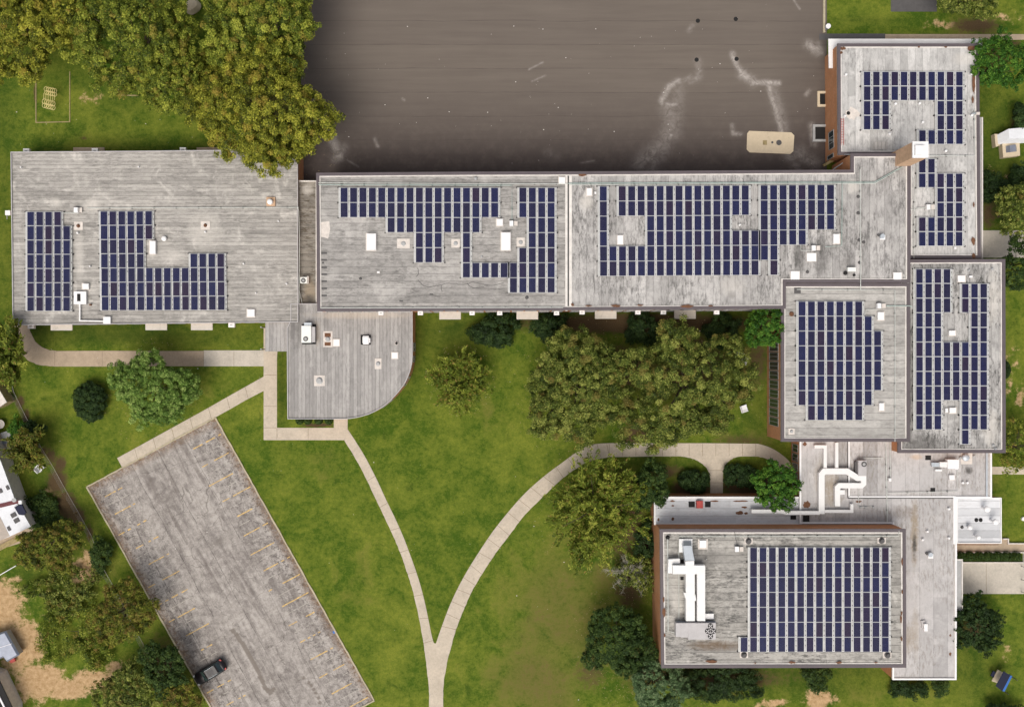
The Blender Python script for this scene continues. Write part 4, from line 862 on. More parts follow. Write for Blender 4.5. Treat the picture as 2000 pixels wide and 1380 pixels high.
machine('white rooftop unit with one round fan on the entrance wing', 'air conditioner', 598, 652.5, 19, 33, zE, 1.1, fans=((597, 661.5, .33),), base='dgrey', name='rooftop_unit', extra=(('side_panel', 'edge', (607.8, 638, 615, 668, .2, .85)), ('curb', 'black', (590, 633, 617, 672, .003, .12)), ('hood', 'galv', (594, 630, 608, 636, .2, .9))))
machine('square white exhaust fan in a black curb on the entrance wing', 'roof fan', 714, 663.5, 12, 12, zE, .75, 'white', 'exhaust_fan', base='dgrey', extra=(('curb', 'black', (704.5, 653.8, 724, 673, .003, .1)), ('flap', 'white', (709, 655.5, 720, 658.5, .2, .6)), ('flap', 'white', (720.3, 660, 723, 669, .2, .6)), ('flap', 'white', (709, 668.8, 720, 672, .2, .6))))
machine('small condenser with a round fan on the narrow link roof', 'air conditioner', 593, 547, 13, 12, RZ['C'], .9, fans=((592.5, 547.5, .32),), extra=(('pipe_cover', 'flash', (599.7, 539, 602.5, 553, .1, .7)),))
machine('white cooling unit with a black opening on the west roof', 'air conditioner', 156, 581.5, 24, 25, zL, .5, 'white', 'intake_hood', extra=(('opening', 'black', (150.5, 573.5, 157, 588, .45, .53)),))
m = MB(); m.strip([XY((155.5, 594), zL + .4), XY((155.5, 626), zL + .4), XY((202, 627), zL + .4)], .17, zL + .15, zL + .4); tag(m.build('air_duct', 'duct'), 'thin white L-shaped duct near the south edge of the west roof', 'duct')
machine('small square white box at the end of the thin L-shaped duct', 'equipment box', 208.5, 625, 14, 13, zL, .45, 'white', 'equipment_box')
machine('grey cooling unit with a black fan beside the winding white ducts', 'air conditioner', 1684.5, 914, 16, 30, zK, 1.0, 'edge', fans=((1687.5, 906, .36),), extra=(('coil_box', 'dgrey', (1670, 901, 1676, 926, .1, .6)),))
machine('white air handler with stepped duct next to the round chrome vent', 'air handler', 1862, 906, 22, 18, zK, 1.0, 'white', 'rooftop_unit', extra=(('intake_duct', 'duct', (1836, 902, 1850.8, 912, .3, .8)), ('intake_end', 'galv', (1820, 903, 1835.8, 911, .3, .6))))
e = empty('round_vent', P(1888, 893, zK), 'round silver-topped vent on a pale curb on the low kitchen roof', 'vent'); m = MB(); m.rect(1877, 884, 1899, 906, zK + .002, zK + .1); m.build('curb', 'cream', e)
m = MB(); x, y, _ = P(1887, 893, zK + .6); m.cyl(x, y, .3, zK + .101, zK + .4); m.build('neck', 'dgrey', e); m = MB(); m.cyl(x, y, .48, zK + .4, zK + .6, 0, 20); m.dome(x, y, .47, zK + .601, .2); m.build('cowl', 'galv', e)
def small_fan(label, cx, cy, z, group=None, turn=0):
    e = empty('exhaust_fan', P(cx, cy, z), label, 'roof fan', group)
    m = MB(); m.rect(cx - 5, cy - 4, cx + 5, cy + 5, z + .002, z + .2); m.build('base', 'white', e)
    m = MB(); x, y, _ = P(cx, cy - 2, z + .6); m.cyl(x, y, .3, z + .201, z + .6); m.build('housing', 'galv', e)
    m = MB(); m.rect(cx - 9, cy - 6, cx - 5.4, cy - 2, z + .1, z + .35, rot=.6); m.build('bracket', 'dgrey', e)
small_fan('small fan with a dark bracket on the east end of the tall wing', 1724, 463, zM); small_fan('white vent fan with black bracket on the strip roof beside the gymnasium', 1818, 1085, zK)
e = empty('exhaust_fan', P(1662, 528, zM), 'white fan with two dark drums near the south edge of the tall wing', 'roof fan'); m = MB(); m.rect(1656, 522, 1672, 530, zM + .1, zM + .6); m.build('housing', 'acwhite', e)
m = MB(); x, y, _ = P(1652, 533, zM + .3); m.cyl(x, y, .25, zM + .01, zM + .3); x, y, _ = P(1669, 537, zM + .3); m.cyl(x, y, .16, zM + .01, zM + .3); m.build('drum', 'black', e)
e = empty('gooseneck_vent', P(1808, 1223, zK), 'tilted white vent hood towards the south end of the strip roof', 'vent'); m = MB(); m.rect(1800, 1211, 1808, 1226, zK + .002, zK + .25, rot=.1); m.build('base', 'edge', e); m = MB(); m.rect(1805, 1218, 1812, 1232, zK + .251, zK + .6); m.build('hood', 'white', e)
def combiner(label, cx, cy, z):
    e = empty('inverter_box', P(cx, cy, z), label, 'electrical box', 'pairs of solar wiring boxes on the roofs')
    m = MB(); m.rect(cx - 8, cy - 5, cx - .5, cy + 5, z + .15, z + .7); m.build('cabinet', 'white', e)
    m = MB(); m.rect(cx + .8, cy - 4.5, cx + 8, cy + 4.5, z + .15, z + .3); m.build('junction_box', 'cream', e); m = MB(); m.rect(cx - 8.5, cy - 6.3, cx + 1, cy - 5.2, z + .05, z + .4); m.build('bracket', 'dgrey', e)
for lb, x, y, zq in (('wiring box pair above the westernmost solar array', 152, 410, zL), ('wiring box pair beside the right part of the central solar array', 1003, 436, zM2), ('wiring box pair south of the longest solar array', 1594, 484, zM), ('wiring box pair in the notch of the north-east solar array', 1818, 404, zN), ('wiring box pair at the stepped corner of the square roof array', 1722, 597, zA), ('wiring box pair at the top left corner of the gymnasium array', 1444, 1072, zG)): combiner(lb, x, y, zq)
e = empty('wall_lamp', P(1903, 221, zN), 'pale floodlight arm sticking out over the east edge of the north-east roof', 'lamp'); m = MB(); m.tube([P(1899, 222, zN + .5), P(1908, 221, zN + .5)], .08); m.build('arm', 'galv', e); m = MB(); m.rect(1907, 219, 1914, 224, zN + .4, zN + .6); m.build('lamp_head', 'cream', e)

# wall mounted air conditioners and door canopies
for k, x in enumerate((744, 821, 922, 976, 1087, 1137, 1246, 1296, 1400)):
    yy = 611.5 if x < 1110 else 610; e = empty('window_air_conditioner', P(x, yy, 5.4), '%s white air conditioner from the left on the south wall of the tall wing' % ORD[k], 'air conditioner', 'air conditioners on the south wall of the tall wing')
    m = MB(); m.rect(x - 5, yy - 4, x + 5, yy + 3.6, 5.5, 6.0); m.build('casing', 'white', e); m = MB(); m.rect(x - 2.5, yy - 1, x + 2, yy + .4, 6.002, 6.02); m.build('vent_grille', 'grey', e)
for k, (x, yy, pos) in enumerate(((60, 637, 'at the south-west corner of the west wing'), (452, 634.5, 'on the south wall of the west wing near the entrance'), (51, 294.5, 'at the west end of the north wall of the west wing'), (185, 294, 'above the paved step on the north wall'), (357, 292.5, 'on the north wall of the west wing near the trees'), (445, 291.5, 'half under the big trees on the north wall'))):
    e = empty('window_air_conditioner', P(x, yy, 2.2), 'white air conditioner ' + pos, 'air conditioner', 'air conditioners on the west wing')
    m = MB(); m.rect(x - 6, yy - 4.5, x + 6, yy + 4.5, 2.1, 2.6); m.build('casing', 'white', e); m = MB(); m.rect(x - 3, yy - 1, x + 2, yy + 1, 2.602, 2.62); m.build('vent_grille', 'grey', e)
for k, (x, yy, lb) in enumerate(((120, 638.5, 'left'), (305, 638, 'middle'), (394, 638, 'right'))):
    MB().rect(x - 21, yy - 10, x + 21, yy + 6.5, 2.7, 2.85).build('door_canopy', 'slab', school)
for x in (879, 1030, 1183, 1338):
    MB().rect(x - 21, 604, x + 21, 623.5 if x < 1100 else 622.3, 2.7, 2.85).build('door_canopy', 'slab', school)
# door steps on the north side of the west wing
for a, c in ((143, 204), (384, 470)): tag(MB().rect(a, 288, c, 300, 0.0, .12).build('door_step', 'concrete_tan'), kind='structure')
# small flood lamp box on the west wall
e = empty('wall_lamp', P(16, 416, 2.5), 'white lamp box on a bracket off the far west wall', 'lamp'); m = MB(); m.rect(10, 411, 20, 420, 2.4, 2.75); m.build('lamp_head', 'white', e); m = MB(); m.rect(13, 420, 14, 428, 2.3, 2.38).rect(20, 413, 24.5, 415, 2.3, 2.4); m.build('bracket', 'grey', e)

# ---------------------------------------------------------------- solar arrays
pm = MB(); pm.rect(-.475, -.925, .475, .925, 0, .035, px=False); 
def panel_mesh():
    b = MB(); b.rect(-.49, -.945, .49, .945, 0, .036, 0, px=False); b.rect(-.458, -.915, .458, .915, .0365, .040, 1, px=False)
    me = bpy.data.meshes.new('solar_panel'); me.from_pydata(b.v, [], b.f); me.materials.append(M['pframe']); me.materials.append(M['cells'])
    me.polygons.foreach_set('material_index', b.mi); me.update(); return me
PMESH = {}
def array(label, x0, y0, pxw, pyh, rows, z, dw=13.3, dh=26.6, sx=0.0, sy=0.0, ncap=105):
    """x0,y0 = top-left of first cell area; rows = list of column lists; sx = x shift per row, sy = y shift per column"""
    zt = z + .34
    cells = [(r, c) for r, cs in enumerate(rows) for c in cs]
    def pos(r, c): return (x0 + c * pxw + r * sx, y0 + r * pyh + c * sy)
    mx = sum(pos(*q)[0] for q in cells) / len(cells); my = sum(pos(*q)[1] for q in cells) / len(cells)
    e = empty('solar_array', P(mx, my, z), label, 'solar array', 'solar arrays on the school roofs')
    k = (H - zt) / H / S
    w_, h_ = (dw + 1.0) * k, (pyh - .7) * k; key = (round(w_, 3), round(h_, 3))
    if key not in PMESH:
        b = MB(); b.rect(-w_ / 2, -h_ / 2, w_ / 2, h_ / 2, 0, .036, 0, px=False); g = (dw) * k / 2; gh = dh * k / 2; b.rect(-g, -gh, g, gh, .0365, .040, 1, px=False)
        me = bpy.data.meshes.new('solar_panel'); me.from_pydata(b.v, [], b.f); me.materials.append(M['pframe']); me.materials.append(M['cells'])
        me.polygons.foreach_set('material_index', b.mi); me.update(); PMESH[key] = me
    me = PMESH[key]; o0 = Vector(WO[e.name]); stuff = MB()
    proto = None
    for i, (r, c) in enumerate(cells):
        x, y = pos(r, c); cx, cy = x + dw / 2, y + dh / 2; w3 = Vector(P(cx, cy, zt)) + Vector((random.uniform(-.006, .006), random.uniform(-.006, .006), 0))
        if i < ncap:
            if proto is None: p = proto = bpy.data.objects.new('solar_panel', me)
            else: p = proto.copy()
            COL.objects.link(p); p.parent = e; p.location = w3 - o0; p.rotation_euler = (random.uniform(-.004, .004), random.uniform(-.01, .01), random.uniform(-.003, .003))
        else:
            a, b_ = w_ / 2, h_ / 2; g, gh = dw * k / 2, dh * k / 2
            stuff.rect(w3.x - a, w3.y - b_, w3.x + a, w3.y + b_, w3.z, w3.z + .036, 0, px=False); stuff.rect(w3.x - g, w3.y - gh, w3.x + g, w3.y + gh, w3.z + .0365, w3.z + .04, 1, px=False)
    if stuff.v: q = stuff.build('solar_panel', ['pframe', 'cells'], e); q['kind'] = 'stuff'
    # racking trays between the columns, feet at the ends
    trays = {}; cs = set(cells); g = pxw - dw
    for r, c in cells:
        x, y = pos(r, c); r0 = r
        while (r0 - 1, c) in cs: r0 -= 1
        tr = trays.setdefault((c, r0), MB())
        tr.rect(x + dw + .4, y - .8, x + dw + g - .4, y + pyh - .9, z + .10, z + .22)
        if (r, c - 1) not in cs: tr.rect(x - g + .4, y - .8, x - .6, y + pyh - .9, z + .10, z + .22)
        for dy in (0.18, .52, .83):
            if random.random() < .75: tr.rect(x + dw + g * .45, y + pyh * dy, x + dw + g * .45 + 1.1, y + pyh * dy + 2.0, z + .221, z + .28, 1)
        for rr in (r, r + 1):
            if (r, c + 1) not in cs: tr.rect(x + dw + g - .2, y + (rr - r) * pyh - 1.9, x + dw + g + 1.9, y + (rr - r) * pyh + .3, z + .002, z + .25, 1)
            if (r, c - 1) not in cs: tr.rect(x - g - 1.7, y + (rr - r) * pyh - 1.9, x - g + .4, y + (rr - r) * pyh + .3, z + .002, z + .25, 1)
    for c in sorted(trays): trays[c].build('racking_tray', ['rack', 'dgrey'], e)
R = lambda *a: [c for p in a for c in (range(p[0], p[1] + 1) if isinstance(p, tuple) else [p])]
array('solar array of five columns at the far west end of the west roof', 53.5, 414, 17.55, 27.75, [R((0, 3))] + [R((0, 4))] * 6, zL, 13.2, 26.3)
array('U-shaped solar array in the middle of the west roof', 196.5, 413, 17.45, 27.75, [R((0, 5)), R((0, 5)), R((0, 4)), R((0, 4), (10, 13)), R((0, 13)), R((0, 13)), R((0, 13))], zL, 13.2, 26.3, .4, -.07)
r7 = [R((0, 16), (19, 22)), R((0, 16), (19, 22)), R((5, 14), (20, 22)), R((8, 10), 13, (20, 22)), R((8, 10), 13, (19, 22)), R((13, 22)), R((18, 22))]
array('funnel-shaped solar array on the left half of the tall wing', 665.3, 367, 18.37, 29.35, [R((0, 16)), R((0, 16)), R((5, 14)), R((8, 10), 13), R((8, 10), 13), R((13, 17)), []], zM2, 13.8, 27.9)
array('solar block beside the roof joint with a step at its lower left', 665.3, 367, 18.37, 29.35, [R((19, 22)), R((19, 22)), R((20, 22)), R((20, 22)), R((19, 22)), R((18, 22)), R((18, 22))], zM2, 13.8, 27.9)
array('longest solar array, along the right half of the tall wing', 1171.3, 364.3, 18.48, 29.3, [R(0, (2, 15)), R(0, (2, 15)), R(0, (5, 13)), R(0, (5, 16)), R((0, 16)), R((0, 16))], zM, 13.8, 27.9, .12, -.12)
array('solar array with a stepped lower edge near the east end of the tall wing', 1171.3, 364.3, 18.48, 29.3, [R((17, 24)), R((17, 24)), R((17, 24)), R((17, 21)), R(17, 18), R(18)], zM, 13.8, 27.9, .12, -.12)
array('arch-shaped solar array at the top of the north-east roof', 1687, 140.7, 18.0, 28.5, [R((0, 10)), R((0, 10)), R((0, 2), (8, 10)), R((0, 2), (8, 10)), R((6, 10))], zN, 12.9, 26.8)
array('C-shaped solar array below the chimney on the north-east roof', 1687, 310.7, 17.95, 28.5, [R(6, 7), R((6, 10)), R((8, 10)), R((8, 10)), R((6, 10)), R((6, 10))], zN, 12.9, 26.8)
array('solar array with a slanting stepped side on the square south roof', 1559.5, 588.7, 18.44, 29.05, [R((0, 6)), R((0, 7)), R((0, 8)), R((0, 8)), R((0, 8)), R((0, 8)), R((0, 7)), R((1, 6))], zA, 13.6, 27.6)
array('tall solar array with notches on the stained east block', 1789.2, 525.7, 17.9, 28.55, [R((0, 3)), R((0, 3), (5, 7)), R((0, 3), (5, 7)), R((0, 2), (6, 7)), R((0, 2), (6, 7)), R((0, 7)), R((0, 7)), R((0, 7)), R((0, 7)), R((0, 2), (5, 7)), R((0, 2), (5, 7)), R(5)], zB, 12.9, 26.9)
array('big rectangular solar array on the gymnasium roof', 1465, 1068.7, 18.38, 29.2, [R((0, 14))] * 6 + [R((-1, 14))], zG, 13.4, 27.8, ncap=106)
# ================================================================ TREES AND SHRUBS
def leaf_mat(name, dark, mid, light, autumn=None, trans=.25):
    t = NT(name); f, c = t.attr('tint'); a, _ = t.attr('turn')
    col = t.mix(t.rng(f, 0, .5), dark, mid); col = t.mix(t.rng(f, .5, 1.), col, light)
    if autumn: col = t.mix(a, col, autumn)
    m = t.done(col, .65, 0, .25)
    tr = t.n('ShaderNodeBsdfTranslucent'); t.put(tr.inputs['Color'], col); mx = t.n('ShaderNodeMixShader'); mx.inputs[0].default_value = trans
    t.l(t.b.outputs[0], mx.inputs[1]); t.l(tr.outputs[0], mx.inputs[2]); t.l(mx.outputs[0], t.out.inputs['Surface'])
    return m
LM = {
 'plane2': leaf_mat('leaves_green_yellow', (0.040, 0.062, 0.007), (0.150, 0.195, 0.018), (0.42, 0.44, 0.06), (0.30, 0.24, 0.04), .25),
 'plane': leaf_mat('leaves_yellow_green', (0.045, 0.060, 0.006), (0.185, 0.205, 0.016), (0.50, 0.48, 0.06), (0.34, 0.25, 0.04), .25),
 'maple': leaf_mat('leaves_mid_green', (0.030, 0.048, 0.006), (0.115, 0.155, 0.020), (0.36, 0.38, 0.085), (0.22, 0.17, 0.04)),
 'fresh': leaf_mat('leaves_fresh_green', (0.050, 0.105, 0.014), (0.155, 0.26, 0.042), (0.36, 0.46, 0.13)),
 'bright': leaf_mat('leaves_bright_green', (0.015, 0.060, 0.005), (0.050, 0.145, 0.012), (0.15, 0.28, 0.03)),
 'dark': leaf_mat('leaves_dark_green', (0.010, 0.024, 0.005), (0.022, 0.050, 0.010), (0.055, 0.095, 0.022)),
 'deep': leaf_mat('leaves_deep_green', (0.016, 0.038, 0.007), (0.038, 0.075, 0.013), (0.10, 0.15, 0.03)),
 'olive': leaf_mat('leaves_olive', (0.045, 0.075, 0.006), (0.14, 0.185, 0.016), (0.40, 0.42, 0.065), (0.26, 0.17, 0.04)),
 'bluish': leaf_mat('leaves_blue_green', (0.045, 0.085, 0.030), (0.10, 0.17, 0.065), (0.20, 0.27, 0.13)),
 'rusty': leaf_mat('leaves_rusty_olive', (0.035, 0.050, 0.006), (0.12, 0.145, 0.014), (0.32, 0.31, 0.045), (0.20, 0.13, 0.03)),
}
def leaf_mesh(name, mat, centres, normals, size, aspect, tint, turn, along=None, r=None):
    """one small folded-free quad per leaf cluster, placed with numpy"""
    n = len(centres); r = r or rng
    nn = normals / (np.linalg.norm(normals, axis=1, keepdims=True) + 1e-9)
    if along is None: along = r.normal(size=(n, 3))
    u = along - (along * nn).sum(1, keepdims=True) * nn; u /= np.linalg.norm(u, axis=1, keepdims=True) + 1e-9
    v = np.cross(nn, u); s = (size * r.uniform(.6, 1.35, n))[:, None]
    a, b_ = u * s * .5 * aspect, v * s * .5
    # kite shape: pointed ends
    V = np.stack([centres - a, centres - b_ * .9 + a * .12, centres + a, centres + b_ * .9 + a * .12], 1).reshape(-1, 3)
    me = bpy.data.meshes.new(name); me.vertices.add(4 * n); me.vertices.foreach_set('co', V.ravel().astype(np.float32))
    me.loops.add(4 * n); me.loops.foreach_set('vertex_index', np.arange(4 * n, dtype=np.int32))
    me.polygons.add(n); me.polygons.foreach_set('loop_start', np.arange(0, 4 * n, 4, dtype=np.int32)); me.update(calc_edges=True)
    for k, arr in (('tint', tint), ('turn', turn)):
        at = me.attributes.new(k, 'FLOAT', 'FACE'); at.data.foreach_set('value', np.clip(arr, 0, 1).astype(np.float32))
    me.materials.append(mat); return me
def unit(r, n):
    v = r.normal(size=(n, 3)); return v / np.linalg.norm(v, axis=1, keepdims=True)
def crown(kind, rx, ry, zc, rz, seed, mat, leaf=.19, dens=1.0, ragged=.2, autumn=.10, clump=None, lobes=None):
    """broadleaf crown around (0,0,zc): boughs -> clumps -> leaves, with gaps between clumps"""
    r = np.random.default_rng(seed); R_ = (rx * ry) ** .5
    ph = r.uniform(0, 6.28, 6); am = r.uniform(.3, 1, 6)
    def edge(a): return 1 + ragged * sum(am[i] * np.sin((i + 2) * a + ph[i]) for i in range(6)) / 3.2
    leaf = min(leaf, .165); clump = clump or max(.36, min(.62, R_ * .085))
    nc = int(dens * 3.1 * (R_ / clump) ** 2)
    d = unit(r, nc * 2); d = d[d[:, 2] > -.35][:nc]; nc = len(d)
    rad = r.beta(6, 1.0, nc); a = np.arctan2(d[:, 1], d[:, 0]); k = rad * edge(a)
    # bough lobes: pull clumps up and down so that the top is lumpy
    nb = lobes or max(7, int(R_ * 1.5) + 5); bd = unit(r, nb); bd[:, 2] = np.abs(bd[:, 2]); near = (d @ bd.T).max(1)
    k = k * (0.68 + .36 * np.clip((near - .80) / .17, 0, 1) + r.uniform(-.06, .05, nc))
    C = np.stack([d[:, 0] * rx * k, d[:, 1] * ry * k, zc + d[:, 2] * rz * k], 1)
    cr = clump * r.uniform(.55, 1.2, nc)
    per = np.maximum(14, (dens * 26 * (cr / .8) ** 2 * (.26 / leaf) ** 2 * 2.1)).astype(int)
    idx = np.repeat(np.arange(nc), per); n = len(idx)
    ld = unit(r, n); flip = ld[:, 2] < -.25; ld[flip, 2] *= -1
    lr = cr[idx] * r.beta(4, 1.4, n)
    Pn = C[idx] + ld * lr[:, None] * np.array([1, 1, .75])
    nrm = ld * .7 + d[idx] * .35 + r.normal(size=(n, 3)) * .45 + np.array([0, 0, .35])
    ct = r.normal(.46, .20, nc); ct += .10 * (k - .8)
    tint = ct[idx] + r.normal(0, .24, n)
    tr = r.uniform(0, 1, nc) < autumn; turn = (tr[idx] * r.uniform(.2, 1., n)) + (r.uniform(0, 1, n) < .02) * .8
    keep = Pn[:, 2] > .15
    return leaf_mesh(kind, mat, Pn[keep], nrm[keep], leaf, 1.25, tint[keep], turn[keep], r=r), C
def feather(kind, rx, ry, zc, rz, seed, mat, leaf=.42, dens=1.0, nbr=46, ragged=.2, autumn=.1):
    """airy crown of long twigs that radiate and arch outwards"""
    r = np.random.default_rng(seed); Pn, Al, tt, tu = [], [], [], []; tw = []
    for i in range(nbr):
        a = r.uniform(0, 6.283); el = np.arcsin(r.uniform(.0, .98)); d = np.array([np.cos(a) * np.cos(el), np.sin(a) * np.cos(el), np.sin(el)])
        L = r.uniform(.75, 1.12); tip = np.array([d[0] * rx * L, d[1] * ry * L, zc + d[2] * rz * L]); o = np.array([0, 0, zc * .45])
        base = r.normal(.48, .15)
        sub_ = max(3, int(7 * dens))
        for j in range(sub_):
            f0 = r.uniform(.35, .9); p0 = o + (tip - o) * f0; q = p0 + (tip - o) * r.uniform(.1, .28) + r.normal(size=3) * np.array([rx, ry, rz * .5]) * .11
            n = int(26 * dens * (.42 / leaf)); t = r.uniform(0, 1, n)[:, None]
            pp = p0 + (q - p0) * t + np.array([0, 0, 1]) * (np.sin(t * 3.1) * .15) + r.normal(size=(n, 3)) * .13
            Pn.append(pp); Al.append(np.tile((q - p0) / np.linalg.norm(q - p0), (n, 1)) + r.normal(size=(n, 3)) * .45); tt.append(base + r.normal(0, .16, n)); tu.append((r.uniform(0, 1, n) < autumn) * r.uniform(.3, 1, n))
        tw.append((o, tip))
    Pn = np.concatenate(Pn); Al = np.concatenate(Al); tt = np.concatenate(tt); tu = np.concatenate(tu)
    nrm = r.normal(size=Pn.shape) * .5 + np.array([0, 0, .9]); k = Pn[:, 2] > .1
    return leaf_mesh(kind, mat, Pn[k], nrm[k], leaf * .42, 2.6, tt[k], tu[k], Al[k], r=r), tw
def tree(name, label, cat, px, py, rx, ry, h, mat, seed, style='round', group=None, trunk=True, crown_z=None, rz=None, **kw):
    """px,py,rx,ry: crown in photo pixels as seen at its mid height; h: total height in metres"""
    rz = rz or max(h * .36, 1.0) if trunk else h * .55
    zc = crown_z or (h - rz if trunk else h * .42)
    zs = zc + rz * .1; x, y, _ = P(px, py, zs); k = (H - zs) / H / S
    e = empty(name, (x, y, 0), label, cat, group); r = random.Random(seed)
    if style == 'round': me, C = crown('crown', rx * k * 1.1, ry * k * 1.1, zc, rz, seed, LM[mat], **{**kw, 'dens': kw.get('dens', 1.) * 1.45})
    elif style == 'feather': me, C = feather('crown', rx * k, ry * k, zc, rz, seed, LM[mat], **kw)
    c = bpy.data.objects.new('crown' if trunk else 'foliage', me); COL.objects.link(c); c.parent = e; WO[c.name] = (x, y, 0)
    m = MB(); R_ = (rx * ry) ** .5 * k; tr = max(.06, R_ * .045) * (.55 if style == 'feather' else 1) * (1 if trunk else .25)
    lean = (r.uniform(-.2, .2), r.uniform(-.2, .2)); fz = zc * .55
    m.tube([(x, y, -.05), (x + lean[0] * .4, y + lean[1] * .4, fz * .5), (x + lean[0], y + lean[1], fz)], [tr * 1.35, tr, tr * .85], 0, 8)
    for i in range(9 if trunk else 3):
        a = i * 2.4 + r.random(); L = r.uniform(.45, .8); q = (x + rx * k * L * math.cos(a), y + ry * k * L * math.sin(a), zc + rz * r.uniform(.05, .6))
        p0 = (x + lean[0], y + lean[1], fz * r.uniform(.8, 1)); mid = ((p0[0] * .55 + q[0] * .45), (p0[1] * .55 + q[1] * .45), p0[2] * .4 + q[2] * .6)
        m.tube([p0, mid, q], [tr * .6, tr * .35, tr * .12], 0, 6)
    m.build('trunk' if trunk else 'stem', 'bark', e)
    return e
D = 'deciduous tree'
tree('shade_tree', 'large yellow-green tree filling the top left corner', 'tree', 30, 62, 106, 98, 12, 'plane', 1, dens=1.05)
tree('shade_tree', 'yellow-green tree between the corner tree and the climbing frame', 'tree', 122, 22, 56, 66, 11, 'plane', 2)
tree('shade_tree', 'wide yellow-green tree left of the boulder on the top edge', 'tree', 255, 72, 108, 102, 13, 'plane2', 3, dens=1.1)
tree('shade_tree', 'yellow-green tree hanging over the second timber frame', 'tree', 330, 152, 68, 66, 10, 'plane2', 4)
tree('shade_tree', 'yellow-green tree at the upper left edge of the asphalt yard', 'tree', 515, 52, 116, 100, 13, 'plane2', 5, dens=1.1)
tree('shade_tree', 'biggest yellow-green tree, reaching over the corner of the west roof', 'tree', 512, 205, 128, 112, 14, 'plane', 6, dens=1.1)
tree('shade_tree', 'yellow-green tree just left of the biggest one, over the shaded lawn', 'tree', 408, 165, 52, 50, 8, 'plane', 107)
tree('shade_tree', 'small yellow-green tree overhanging the end of the low west roof', 'tree', 556, 282, 62, 40, 9, 'plane', 7)
tree('lawn_tree', 'fresh green tree between the topiary bush and the car park', 'tree', 299, 762, 77, 70, 7, 'fresh', 8, leaf=.24, dens=1.2, ragged=.3, autumn=0)
tree('lawn_tree', 'olive leafy tree, left of the pair in the courtyard', 'tree', 1130, 760, 102, 98, 9, 'maple', 9, dens=1.15, autumn=.1, ragged=.32)
tree('lawn_tree', 'olive leafy tree, right of the pair in the courtyard', 'tree', 1343, 752, 116, 116, 10, 'maple', 10, dens=1.1, autumn=.12, ragged=.32)
tree('corner_tree', 'bright green tree overlapping the corner of the square roof', 'tree', 1494, 637, 46, 44, 8, 'bright', 11, leaf=.22, autumn=0, ragged=.1)
tree('feathery_tree', 'feathery light olive tree standing alone beside the curved wall', 'tree', 897, 742, 56, 60, 5, 'olive', 12, 'feather', nbr=62, dens=1.2)
tree('feathery_tree', 'broad feathery tree leaning over the curved path', 'tree', 1166, 1000, 96, 106, 7.5, 'olive', 13, 'feather', nbr=95, dens=1.25, leaf=.4)
tree('evergreen_tree', 'dark evergreen between the feathery tree and the annex roof', 'tree', 1268, 948, 36, 50, 6, 'deep', 14, leaf=.2, autumn=0, ragged=.2)
tree('corner_tree', 'bright green tree in front of the annex roof by the winding ducts', 'tree', 1514, 948, 48, 44, 7, 'bright', 15, leaf=.22, autumn=0)
tree('bush_tree', 'round dark green tree beside the south-west gymnasium corner', 'tree', 1210, 1256, 68, 66, 7, 'deep', 16, leaf=.24, dens=1.1, ragged=.14, autumn=.05)
tree('bush_tree', 'blue-green tree just south of the gymnasium corner', 'tree', 1280, 1340, 58, 64, 7, 'bluish', 17, leaf=.22, autumn=0)
tree('leafy_tree', 'green tree covering the top right corner of the north-east wing', 'tree', 1952, 124, 54, 54, 8, 'bright', 18, leaf=.24, autumn=0, ragged=.3)
tree('leafy_tree', 'green tree north of the east walkway', 'tree', 1985, 412, 42, 48, 7, 'maple', 19, leaf=.24, autumn=.05)
tree('leafy_tree', 'green tree south of the east walkway', 'tree', 1990, 518, 32, 48, 7, 'deep', 20, leaf=.24, autumn=0)
tree('leafy_tree', 'green tree at the top edge above the planting bed', 'tree', 1885, -8, 72, 44, 7, 'maple', 21, leaf=.24, autumn=.0)
tree('leafy_tree', 'pale olive tree at the right edge beside the stained east block', 'tree', 1990, 872, 42, 60, 5, 'olive', 22, leaf=.24, dens=.6)
tree('bush_tree', 'dark tree below the east entrance pavement', 'tree', 1907, 1222, 50, 54, 5, 'dark', 23, leaf=.24, autumn=0, ragged=.3)
tree('conifer', 'olive conifer at the left edge by the curved path', 'tree', 10, 690, 40, 70, 8, 'olive', 24, 'feather', nbr=50, dens=1.2, autumn=.1)
tree('garden_tree', 'olive garden tree over the back of the white-roofed house', 'tree', 52, 878, 42, 44, 5, 'rusty', 25, 'feather', nbr=40, dens=1.1, autumn=.2)
tree('garden_bush', 'light green bush beside the round patio table', 'bush', 34, 838, 20, 22, 2.4, 'bright', 26, leaf=.2, trunk=False, autumn=0)
tree('garden_bush', 'dark bush on the fence line under the light green bush', 'bush', 66, 842, 22, 20, 2.4, 'dark', 27, leaf=.2, trunk=False, autumn=0)
tree('garden_tree', 'rusty olive tree below the white-roofed house', 'tree', 92, 1064, 70, 46, 6, 'rusty', 28, leaf=.26, autumn=.3, ragged=.3)
tree('garden_tree', 'rusty olive tree against the left kerb of the car park', 'tree', 236, 1195, 60, 62, 6, 'rusty', 29, leaf=.26, autumn=.35, ragged=.35, dens=.8)
tree('garden_bush', 'green bush on the fence line above the rusty olive tree', 'bush', 198, 1082, 22, 34, 2.6, 'deep', 30, leaf=.22, trunk=False, autumn=0)
tree('garden_tree', 'dark green tree by the fence left of the parked car', 'tree', 318, 1300, 42, 52, 5, 'deep', 31, leaf=.24, autumn=.05, ragged=.3)
tree('garden_tree', 'mid green tree at the bottom edge left of the car park', 'tree', 248, 1345, 58, 50, 4.5, 'maple', 32, leaf=.24, autumn=.1, ragged=.3)
tree('garden_tree', 'rusty tree at the bottom edge touching the car park kerb', 'tree', 350, 1362, 40, 36, 4, 'rusty', 33, leaf=.24, autumn=.4)
